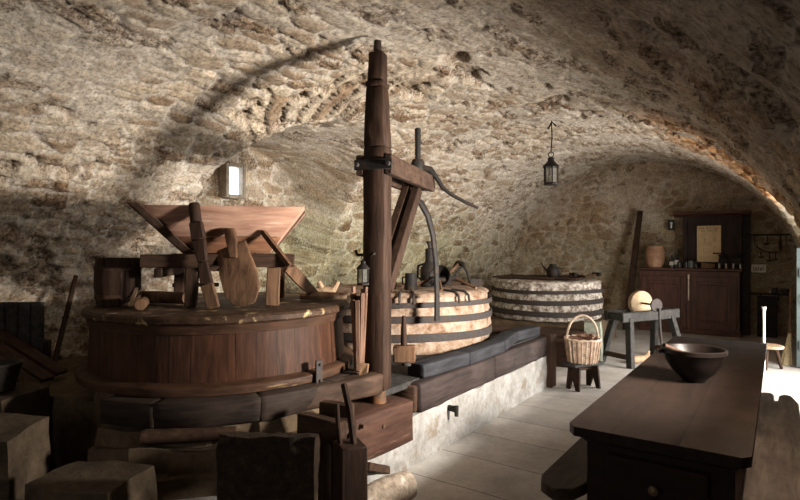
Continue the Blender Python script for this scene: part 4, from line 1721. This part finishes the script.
for i, (px, hh, rr, lab) in enumerate(((686, .11, .05, 'little dark pot left of the poster'), (691, .13, .055, 'grey green glass jar beside the poster foot'), (696, .10, .05, 'squat dark jar just under the left corner of the poster'))):
    c = on_cab(px, 11.38)
    r = thing('small_jar', lab, 'jar', c, 0, 'jars on the cabinet')
    MB().lathe([(0, 0), (rr, 0), (rr * 1.08, hh * .5), (rr * .8, hh * .85), (rr * .9, hh), (0, hh)], c, 16).build('body', GREYG if i == 1 else BGL, r)
    MB().lathe([(0, hh), (rr * .95, hh), (rr * .95, hh + .02), (0, hh + .022)], c, 16).build('lid', IRON, r)
# brown block under the poster
c = on_cab(708, 11.40)
block('wooden_block', (c.x, c.y, ch + .045), (.22, .08, .085), 0, W_MID_N, 'low brown wooden block standing beneath the poster', 'block', .003)
# coffee mills / flat irons: dark hand tools with light feet
for i, (px, lab) in enumerate(((723, 'dark hand mill with pale feet next to the poster'), (737, 'dark hand mill at the right end of the cabinet top'))):
    c = on_cab(px, 11.34)
    r = thing('hand_mill', lab, 'mill', c, 0, 'hand mills on the cabinet')
    m = MB()
    m.box(c + V((0, 0, .13)), (.15, .12, .13), taper=.85)
    m.build('housing', IRON, r, .01)
    MB().lathe([(0, .19), (.05, .19), (.085, .25), (.078, .25), (0, .22)], c, 16).build('funnel', IRON, r)
    m = MB()
    m.tube([c + V((.02, 0, .27)), c + V((-.16 if i == 0 else .05, -.02, .275))], .012, 8)
    m.tube([c + V((.02, 0, .2)), c + V((.02, 0, .28))], .012, 8)
    m.build('crank', IRON, r)
    for sx in (-1, 1):
        MB().tube([c + V((sx * .055, -.05, 0)), c + V((sx * .05, -.05, .09))], [.014, .018], 8).build('leg', plain('pale_horn_%d%d' % (i, sx), (.50, .45, .38)), r)
        MB().tube([c + V((sx * .055, .05, 0)), c + V((sx * .05, .05, .09))], [.014, .018], 8).build('leg', IRON, r)

# pole leaning in the corner left of the cabinet
m = MB()
t0, t1 = at_y(626, 335, 11.0), at_y(640, 211, 11.66)
t0.z = .02
m.bar(t0, t1, .13, .07, up=(0, -1, 0), w1=.10)
m.rough(3, .008, 4, 4)
tag(m.build('leaning_plank', W_DARK, None, .006), 'dark narrow plank leaning on the end wall left of the cabinet', 'plank')
# rough upright trim right of the cupboard
m = MB()
t0 = at_y(746, 300, 11.66)
m.bar((t0.x, 11.68, 0), (t0.x, 11.68, 2.18), .13, .08, up=(0, 1, 0))
m.rough(4, .012, 5, 3)
structure(m.build('trim_1', W_GREY, None, .006))

# tool rail and hanging ladles
RY = 11.60
ra, rb = at_y(744, 236, RY), at_y(800, 239, RY)
rb.z = ra.z = 1.82
rl = thing('tool_rail', 'long thin iron rail across the end wall right of the cupboard', 'rail', ra)
MB().tube([ra, (ra + rb) / 2, rb], .016, 8).build('bar', IRON, rl)
for p in (ra + V((.12, 0, 0)), ra + V((.75, 0, 0))):
    MB().tube([p, p + V((0, .13, 0))], .012, 6).build('bracket', IRON, rl)
HANG = [(754.5, .20, 'hook', 'thin wire hook hanging at the left end of the tool rail'), (767, .18, 'ladle', 'small black ladle on the tool rail, nearest the thin hook'), (780.5, .34, 'blade', 'long dark pointed blade hanging on the tool rail'), (786, .20, 'hook', 'thin wire hook hanging right of the long blade')]
for px, L, kind, lab in HANG:
    p = at_y(px, 237, RY - .03)
    p.z = 1.815
    if kind == 'ladle':
        r = thing('iron_ladle', lab, 'ladle', p - V((0, 0, L)))
        MB().tube([p + V((0, .02, .012)), p, p - V((0, 0, L * .7))], [.006, .008, .012], 6).build('handle', IRON, r)
        MB().lathe([(0, -.05), (.04, -.035), (.055, 0), (.048, .0), (0, -.035)], p - V((0, .0, L * .75)), 16).build('cup', IRON, r)
    elif kind == 'blade':
        r = thing('kitchen_knife', lab, 'blade', p - V((0, 0, L)))
        MB().tube([p + V((0, .02, .012)), p, p - V((0, 0, .12))], [.007, .010, .014], 8).build('handle', W_DARK, r)
        MB().prism([p - V((.02, 0, .11)), p - V((-.02, 0, .11)), p - V((-.03, 0, .22)), p - V((0, 0, L)), p - V((.028, 0, .2))], (0, .006, 0)).build('edge', IRON, r)
    else:
        m = MB()
        m.tube([p + V((0, .02, .012)), p, p - V((0, 0, L * .8)), p - V((-.02, 0, L)), p - V((-.05, 0, L * .9))], .007, 6)
        tag(m.build('wire_hook', IRON, None, 0), lab, 'hook')
ca, cbb = at_y(757, 248, RY), at_y(778, 253, RY)
sg = [at_y(757, 247, RY), at_y(764, 251.5, RY), at_y(771, 252.5, RY), at_y(778, 252, RY)]
m = MB().tube(sg, .011, 6)
m.tube([sg[0], sg[0] + V((0, .14, 0))], .009, 6)
m.tube([sg[-1], sg[-1] + V((0, .14, 0))], .009, 6)
tag(m.build('hanging_chain', IRON, None, 0), 'dark sagging rod with small utensils below the tool rail', 'rod')
for px, py, L, lab in ((761, 251, .13, 'tiny dark skimmer hanging on the sagging rod, nearest the cabinet'), (769.5, 253, .16, 'tiny black ladle with round cup in the middle of the sagging rod'), (775.5, 253, .13, 'tiny dark fork hanging at the right end of the sagging rod')):
    p = at_y(px, py, RY - .02)
    r = thing('small_utensil', lab, 'utensil', p - V((0, 0, L)), 0, 'utensils on the sagging rod')
    MB().tube([p, p - V((0, 0, L * .7))], .009, 6).build('handle', IRON, r)
    MB().lathe([(0, -.035), (.035, -.02), (.042, 0), (0, -.004)], p - V((0, 0, L * .75)), 12).build('cup', IRON, r)

# white notice with four dark characters
a, b = at_y(751.5, 264.5, 11.70), at_y(766, 272.5, 11.70)
nt_ = thing('wall_notice', 'small off-white notice with tall dark characters on the end wall', 'notice', ((a.x + b.x) / 2, 11.7, b.z))
MB().box(((a.x + b.x) / 2, 11.72, (a.z + b.z) / 2), (b.x - a.x, .10, a.z - b.z)).build('sheet', plain('off_white_card', (.60, .58, .52)), nt_)
m = MB()
for i in range(5):
    x = lerp(a.x, b.x, .14 + .17 * i)
    m.box((x, 11.668, (a.z + b.z) / 2 - (.012 if i % 2 else 0)), (.014 + .016 * (i % 2), .006, .085 if i % 2 == 0 else .06))
m.build('lettering', plain('grey_ink', (.22, .20, .17)), nt_)

# low iron shelf with little things, dark slab under it
sa, sb = at_y(750, 293.5, 11.52), at_y(789, 293.5, 11.52)
sz = sa.z
shf = thing('iron_shelf', 'narrow dark shelf low on the end wall under the notice', 'shelf', sa)
MB().box(((sa.x + sb.x) / 2, 11.60, sz), (sb.x - sa.x, .18, .025)).build('board', IRON, shf, .003)
for x in (sa.x + .15, sb.x - .15):
    MB().bar((x, 11.66, sz - .01), (x, 11.72, sz - .12), .02, .02).build('bracket', IRON, shf)
for i, (px, rr, hh, lab) in enumerate(((770, .035, .05, 'tiny pale cup on the low dark shelf'), (775, .05, .10, 'little dark cup in the middle of the low dark shelf'), (785, .07, .09, 'dark round bowl at the right end of the low shelf'))):
    c = at_y(px, 292, 11.58)
    c.z = sz + .0128
    m = MB().lathe([(0, 0), (rr * .6, 0), (rr, hh * .6), (rr * .95, hh), (rr * .85, hh), (rr * .8, hh * .5), (0, hh * .2)], c, 16)
    tag(m.build('small_cup', plain('cup_glaze_%d' % i, (.40, .36, .30) if i == 0 else (.03, .026, .024), .5), None, 0), lab, 'cup', 'cups on the low shelf')
a, b = at_y(757, 296, 11.5), at_y(777, 340, 11.5)
m = MB().box(((a.x + b.x) / 2, 11.60, .365), (b.x - a.x, .06, .73), (.05, 0, 0))
m.rough(3, .006, 4, 4)
tag(m.build('iron_fireback', IRON, None, .005), 'tall black iron plate leaning on the end wall under the low shelf', 'plate')

# ------------------------------------------------------------------ right side: stool, candlestick, broom
c = V((-.12, 8.55, 0))
rs = thing('round_stool', 'low round pale-topped stool beyond the far end of the table', 'stool', c)
MB().lathe([(0, .275), (.17, .275), (.178, .29), (.17, .308), (0, .31)], c, 32).build('seat', W_PALE, rs)
for k in range(3):
    a = 2 * PI * k / 3 + .4
    MB().tube([c + V((.16 * math.cos(a), .16 * math.sin(a), 0)), c + V((.09 * math.cos(a), .09 * math.sin(a), .285))], [.018, .024], 10).build('leg', W_DARK, rs)
c = at_d(764, 345, 6.5)
c.z = 0
ht = 1.55 - 57 * 6.5 / 540
WHITE = plain('white_enamel', (.80, .80, .78), .4, 0, .08)
cs = thing('white_candlestick', 'slender white standing candlestick behind the far end of the table', 'candlestick', c)
MB().lathe([(0, 0), (.085, 0), (.08, .015), (.02, .03), (.0, .03)], c, 24).build('foot', WHITE, cs)
MB().lathe([(0, .02), (.014, .02), (.013, ht * .5), (.014, ht * .75), (.016, ht * .95), (.025, ht), (0, ht)], c, 18).build('stem', WHITE, cs)

c = at_d(787, 366, 7.25)
br = thing('straw_broom', 'straw broom standing by the pale door at the right edge', 'broom', (c.x, c.y, 0))
STRAW = plain('broom_straw', (.48, .40, .24), .8, 0, .4, 60)
m = MB()
top = V((c.x + .03, c.y + .12, .42))
for k in range(26):
    a = 2 * PI * k / 26
    q = V((c.x + .075 * math.cos(a) * random.uniform(.5, 1.1), c.y + .04 * math.sin(a), .004))
    m.tube([q, q.lerp(top, .6), top + V((.012 * math.cos(a), .012 * math.sin(a), 0))], [.007, .008, .006], 5)
m.build('bristles', STRAW, br)
MB().tube([top - V((0, 0, .05)), top + V((.02, .22, .62))], [.018, .015], 8).build('handle', W_MID, br)

# pale plank door standing open at the doorway
DBLUE = plain('pale_blue_green_paint', (.06, .082, .083), .8, 0, .2, 10)
dx0, dx1, dy = .185, .78, 8.80
m = MB()
for k in range(5):
    xa = lerp(dx0, dx1, k / 5)
    m.box((xa + .0595, dy, .80), (.116, .035, 1.56))
d1 = structure(m.build('door_1', DBLUE, None, .004))
m = MB()
for z in (.3, 1.25):
    m.box(((dx0 + dx1) / 2, dy - .03, z), (dx1 - dx0 - .06, .025, .11))
m.build('door_batten', DBLUE, d1, .003)
m = MB().tube([(dx0 + .06, dy - .02, .84), (dx0 + .06, dy - .06, .86), (dx0 + .06, dy - .06, .94), (dx0 + .06, dy - .02, .96)], .009, 8)
m.build('door_handle', IRON, d1)

# ------------------------------------------------------------------ long table, bowl, benches
W_TAB = wood('table_top_walnut', (.011, .0065, .005), (.030, .017, .0115), 'y', .8, .60, .35, wear=(.055, .033, .022), wear_at=.66, spec=.2)
W_TABX = wood('table_chest_walnut', (.012, .007, .006), (.035, .019, .014), 'x', .8, .5, .35)
tx0, tx1, ty0, ty1 = -.795, -.085, 2.45, 5.58
tb = thing('long_table', 'long dark brown plank-top table with chest body in the foreground', 'table', ((tx0 + tx1) / 2, (ty0 + ty1) / 2, 0))
edges = [tx0, -.60, -.335, tx1]
for i in range(3):
    m = MB()
    xa, xb = edges[i] + .0008, edges[i + 1] - .0008
    o = [V((xa, ty0, .71)), V((xb, ty0, .71)), V((xb, ty1, .71)), V((xa, ty1, .71))]
    if i == 0:
        o = [V((xa + .035, ty0, .71)), V((xb, ty0, .71)), V((xb, ty1, .71)), V((xa, ty1, .71)), V((xa, ty0 + .05, .71))]
    if i == 2:
        o = [V((xa, ty0, .71)), V((xb - .03, ty0, .71)), V((xb, ty0 + .04, .71)), V((xb, ty1, .71)), V((xa, ty1, .71))]
    m.prism(o, (0, 0, .042))
    m.build('top_plank', W_TAB, tb)
m = MB().box(((tx0 + tx1) / 2, (ty0 + ty1) / 2, .49), (tx1 - tx0 - .12, ty1 - ty0 - .22, .44))
m.build('chest', W_TABX, tb, .006)
m = MB().box(((tx0 + tx1) / 2, ty0 + .112, .685), (tx1 - tx0 - .09, .03, .045))
m.build('moulding', W_TABX, tb, .008)
df = MB().box(((tx0 + tx1) / 2, ty0 + .10, .50), (tx1 - tx0 - .30, .025, .26))
dfo = df.build('drawer_front', W_TABX, tb, .008)
MB().lathe([(0, 0), (.012, 0), (.012, .012), (.021, .02), (.021, .032), (.012, .04), (0, .041)], ((tx0 + tx1) / 2, ty0 + .088, .52), 16, rot=(PI / 2, 0, 0)).build('knob', metal('dull_brass', (.22, .17, .10), .5, .7), dfo)
for sx in (tx0 + .10, tx1 - .10):
    for sy in (ty0 + .16, ty1 - .16):
        m = MB().bar((sx, sy, 0), (sx, sy, .30), .075, .075, up=(0, 1, 0), w1=.095, h1=.095)
        m.build('leg', W_TABX, tb, .008)
for sy in (ty0 + .16, ty1 - .16):
    MB().box(((tx0 + tx1) / 2, sy, .10), (tx1 - tx0 - .25, .05, .06)).build('stretcher', W_TABX, tb, .004)

BOWLM = plain('brown_glazed_bowl', (.008, .005, .004), .36, 0, .35, 9)
c = V((-.425, 3.72, .753))
BOWLM.node_tree.nodes['Principled BSDF'].inputs['Specular IOR Level'].default_value = .25
bo = thing('mixing_bowl', 'wide dark brown glazed bowl on the long table', 'bowl', c)
MB().lathe([(0, 0), (.062, 0), (.066, .01), (.112, .055), (.155, .120), (.170, .168), (.178, .174), (.180, .197), (.172, .202), (.162, .197), (.157, .172), (.140, .115), (.100, .05), (.048, .02), (0, .016)], c, 64).build('body', BOWLM, bo)
MB().tube([c + V((-.150, -.096, .18)), c + V((-.172, -.108, .177)), c + V((-.188, -.08, .177)), c + V((-.172, -.048, .178)), c + V((-.154, -.04, .18))], .010, 8).build('lug', BOWLM, bo)
s0, s1 = at_d(664, 345, 3.22), at_d(690, 355, 3.36)
sp = thing('wooden_spoon', 'brown wooden spoon resting inside the dark bowl', 'spoon', s1)
m = MB().tube([s0, s0.lerp(s1, .5), s1], [.012, .010, .011], 10)
m.build('handle', W_DARK, sp)
m = MB().tube([s1, s1 + (s1 - s0).normalized() * .05 - V((0, 0, .02)), s1 + (s1 - s0).normalized() * .10 - V((0, 0, .05))], [.012, .032, .010], 10, flat=.45)
m.build('scoop', W_DARK, sp)


def plank_bench(name, label, x0, x1, y0, y1, z, mat, near_round=False, far_notch=False):
    r = thing(name, label, 'bench', ((x0 + x1) / 2, (y0 + y1) / 2, 0))
    o = []
    if near_round:
        o += [(x0, y0 + .14), (x0 + .03, y0 + .05), (x0 + .10, y0), (x1 - .10, y0), (x1 - .03, y0 + .05), (x1, y0 + .14)]
    else:
        o += [(x0, y0), (x1, y0)]
    if far_notch:
        w_ = x1 - x0
        o += [(x1, y1 - .22), (x0 + w_ * .86, y1 - .02), (x0 + w_ * .66, y1), (x0 + w_ * .54, y1 - .06), (x0 + w_ * .52, y1 - .24), (x0 + w_ * .44, y1 - .24), (x0 + w_ * .43, y1 - .05), (x0 + w_ * .34, y1), (x0 + w_ * .12, y1 - .02), (x0, y1 - .06)]
    else:
        o += [(x1, y1), (x0, y1)]
    m = MB().prism([V((a, b, z - .055)) for a, b in o], (0, 0, .055))
    m.build('seat', mat, r, .008)
    for yy in (y0 + .35, y1 - .45):
        MB().box(((x0 + x1) / 2, yy, z - .075), (x1 - x0 + .04, .08, .04)).build('cleat', W_DARK_X, r, .004)
        for s_ in (-1, 1):
            xm = (x0 + x1) / 2 + s_ * (x1 - x0) * .38
            MB().tube([(xm + s_ * .05, yy + .02, 0), (xm, yy, z - .06)], [.022, .028], 10).build('leg', W_DARK, r)
    return r


W_BENCH = wood('bench_oak', (.025, .017, .013), (.075, .054, .04), 'y', .8, .5, .4, wear=(.19, .15, .12), wear_at=.66)
W_BENCH2 = wood('grey_bench_oak', (.07, .065, .065), (.24, .22, .215), 'y', .8, .5, .4, wear=(.24, .22, .21), wear_at=.64)
plank_bench('plank_bench', 'low brown bench with rounded end sticking out left of the long table', -.958, -.742, 2.44, 5.2, .45, W_BENCH, near_round=True)
plank_bench('plank_bench', 'low grey bench with split far end along the right side of the table', -.138, .115, 2.2, 5.05, .45, W_BENCH2, far_notch=True)

# ------------------------------------------------------------------ foreground odds and ends
FUR = stone('rough_bark_slab', [(.3, (.018, .011, .007)), (.55, (.048, .030, .018)), (.75, (.085, .056, .034))], 26, 1.0, .03)
sl = at_d(267, 440, 2.32)
m = MB()
R = Matrix.Rotation(.61 - .06, 3, 'Z') @ Matrix.Rotation(-.10, 3, 'X')
m.box((sl.x, sl.y, .375), (.42, .085, .74), R)
m.rough(maxlen=.03, amp=.014, freq=16)
tag(m.build('bark_slab', FUR, None, 0), 'dark rough-faced slab standing upright in front of the casing', 'slab')

c = at_d(350, 440, 2.5)
sd = thing('wooden_stand', 'dark square wooden post stand holding two sticks, in the foreground', 'stand', (c.x, c.y, 0))
topz = 1.55 - 193 * 2.5 / 540
m = MB()
m.bar((c.x, c.y, .05), (c.x, c.y, topz), .13, .13, up=(.5, .86, 0))
m.rough(3, .006, 6, 6)
m.build('post', W_DARK, sd, .008)
m = MB().box((c.x, c.y, .035), (.24, .24, .07), (0, 0, .55))
m.build('foot', W_DARK_X, sd, .006)
p0 = V((c.x + .03, c.y + .0, topz - .05))
MB().tube([p0, at_d(350, 412, 2.55), at_d(344, 384, 2.6)], [.016, .016, .017], 8).build('stick', W_DARK, sd)
p0 = V((c.x - .035, c.y - .02, topz - .05))
MB().tube([p0, at_d(338, 425, 2.47), at_d(337, 404, 2.5)], [.011, .012, .010], 8).build('stick', W_DARK, sd)

# dark two-railed cradle left of the stand
a0, a1 = at_d(301, 418, 2.78), at_d(343, 443, 2.62)
b0, b1 = at_d(322, 404, 3.0), at_d(352, 418, 2.92)
cr = thing('wooden_cradle', 'dark open cradle of heavy rails between the rough slab and the footing block', 'cradle', ((a0.x + b1.x) / 2, (a0.y + b1.y) / 2, 0))
for i, (p, q) in enumerate(((a0, a1), (b0, b1))):
    m = MB()
    z = .66
    m.bar(V((p.x, p.y, z)), V((q.x, q.y, z)), .065, .11)
    m.rough(2, .006, 6, i)
    m.build('rail', W_DARK_X, cr, .006)
for (p, q) in ((a0.lerp(a1, .1), b0.lerp(b1, .1)), (a0.lerp(a1, .8), b0.lerp(b1, .85))):
    m = MB().bar(V((p.x, p.y, .62)), V((q.x, q.y, .62)), .06, .06)
    m.build('cross_rail', W_DARK_X, cr, .004)
for p in (a0.lerp(a1, .1), a0.lerp(a1, .9), b0.lerp(b1, .1), b0.lerp(b1, .9)):
    m = MB().bar((p.x, p.y, 0), (p.x, p.y, .62), .06, .06, up=(0, 1, 0))
    m.build('leg', W_DARK, cr, .004)

p1, p0 = at_z(408, 484, .105), at_z(345, 512, .095)
m = MB()
m.tube([p0, p0.lerp(p1, .35), p0.lerp(p1, .7), p1], [.085, .092, .094, .088], 18)
m.rough(1, .010, 8, 5)
tag(m.build('split_log', wood('pale_bark_log', (.20, .15, .11), (.50, .42, .34), 'n', wear=(.62, .55, .47), wear_at=.55), None, .006), 'pale weathered log lying on the floor at the foot of the white plinth', 'log')
p0, p1 = at_z(366, 466, .24), at_z(388, 470, .05)
m = MB().bar(p0, p1, .055, .05)
m.rough(2, .004, 6, 2)
tag(m.build('dark_bar', W_DARK_X, None, .004), 'short dark wooden bar propped between the post stand and the pale log', 'bar')

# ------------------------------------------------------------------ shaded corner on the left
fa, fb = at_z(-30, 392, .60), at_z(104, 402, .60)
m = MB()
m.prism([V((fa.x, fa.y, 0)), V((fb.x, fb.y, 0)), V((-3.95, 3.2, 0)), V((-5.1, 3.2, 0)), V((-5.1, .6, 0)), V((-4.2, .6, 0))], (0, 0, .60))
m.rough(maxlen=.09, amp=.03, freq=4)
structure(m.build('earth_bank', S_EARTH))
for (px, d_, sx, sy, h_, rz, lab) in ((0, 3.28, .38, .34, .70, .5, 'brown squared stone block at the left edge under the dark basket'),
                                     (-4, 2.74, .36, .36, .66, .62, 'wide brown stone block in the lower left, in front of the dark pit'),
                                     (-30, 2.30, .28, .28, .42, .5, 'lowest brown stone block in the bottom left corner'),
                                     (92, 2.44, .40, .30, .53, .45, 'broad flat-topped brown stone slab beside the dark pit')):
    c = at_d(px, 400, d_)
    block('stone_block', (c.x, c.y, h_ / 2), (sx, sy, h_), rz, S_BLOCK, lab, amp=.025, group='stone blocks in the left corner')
c = at_d(-3, 380, 3.26)
c.z = .71
bk2 = thing('dark_basket', 'dark round basket on a stone block, cut by the left edge', 'basket', c)
WICK_K = plain('blackened_willow', (.028, .020, .013), .8, 0, .4)


def weave2(r, z, t):
    return r + .004 * math.cos(16 * t + 140 * z), z


m = MB().lathe([(0, 0), (.09, 0)] + [(.09 + .035 * i / 12, .012 * i + .004) for i in range(13)] + [(.11, .15), (.08, .02), (0, .012)], c, 64, wob=weave2)
m.build('woven_side', WICK_K, bk2)
MB().tube([c + V((.126 * math.cos(t), .126 * math.sin(t), .152)) for t in np.linspace(0, 2 * PI, 33)], .010, 8).build('rim', WICK_K, bk2)
c = at_d(12, 340, 4.10)
c.z = .615
ct = thing('dark_crate', 'dark upright slatted crate against the wall at the left edge', 'crate', c)
for k in range(5):
    m = MB().box((c.x - .16 + .08 * k, c.y - .0 + .056 * k - .11, c.z + .27), (.085, .03, .54), (0, 0, .61))
    m.build('slat', W_GREY, ct, .004)
m = MB().box((c.x + .01, c.y + .06, c.z + .12), (.40, .10, .24), (0, 0, .61))
m.build('box', W_DARK, ct, .004)
for i, (a, b, lab) in enumerate((((-5, 331), (62, 377), 'dark board sloping down in front of the crate, uppermost of the pile'), ((-6, 345), (48, 380), 'dark board sloping down, middle of the pile by the crate'), ((-8, 358), (34, 384), 'dark board sloping down, lowest of the pile by the crate'))):
    p0, p1 = at_d(a[0], a[1], 4.0 - .2 * i), at_d(b[0], b[1], 3.95 - .2 * i)
    p1.z = .65 + 0 * i
    m = MB().bar(p0, p1, .12, .03)
    m.rough(2, .004, 5, i)
    tag(m.build('sloping_board', W_DARK_X, None, .004), lab, 'board', 'boards by the crate')
p0 = at_d(52, 378, 4.1)
p0.z = .62
p1 = at_d(76, 276, 4.55)
tag(MB().tube([p0, p0.lerp(p1, .5), p1], [.022, .021, .018], 8).build('wooden_pole', W_DARK), 'thin dark wooden pole leaning on the shaded wall left of the casing', 'pole')
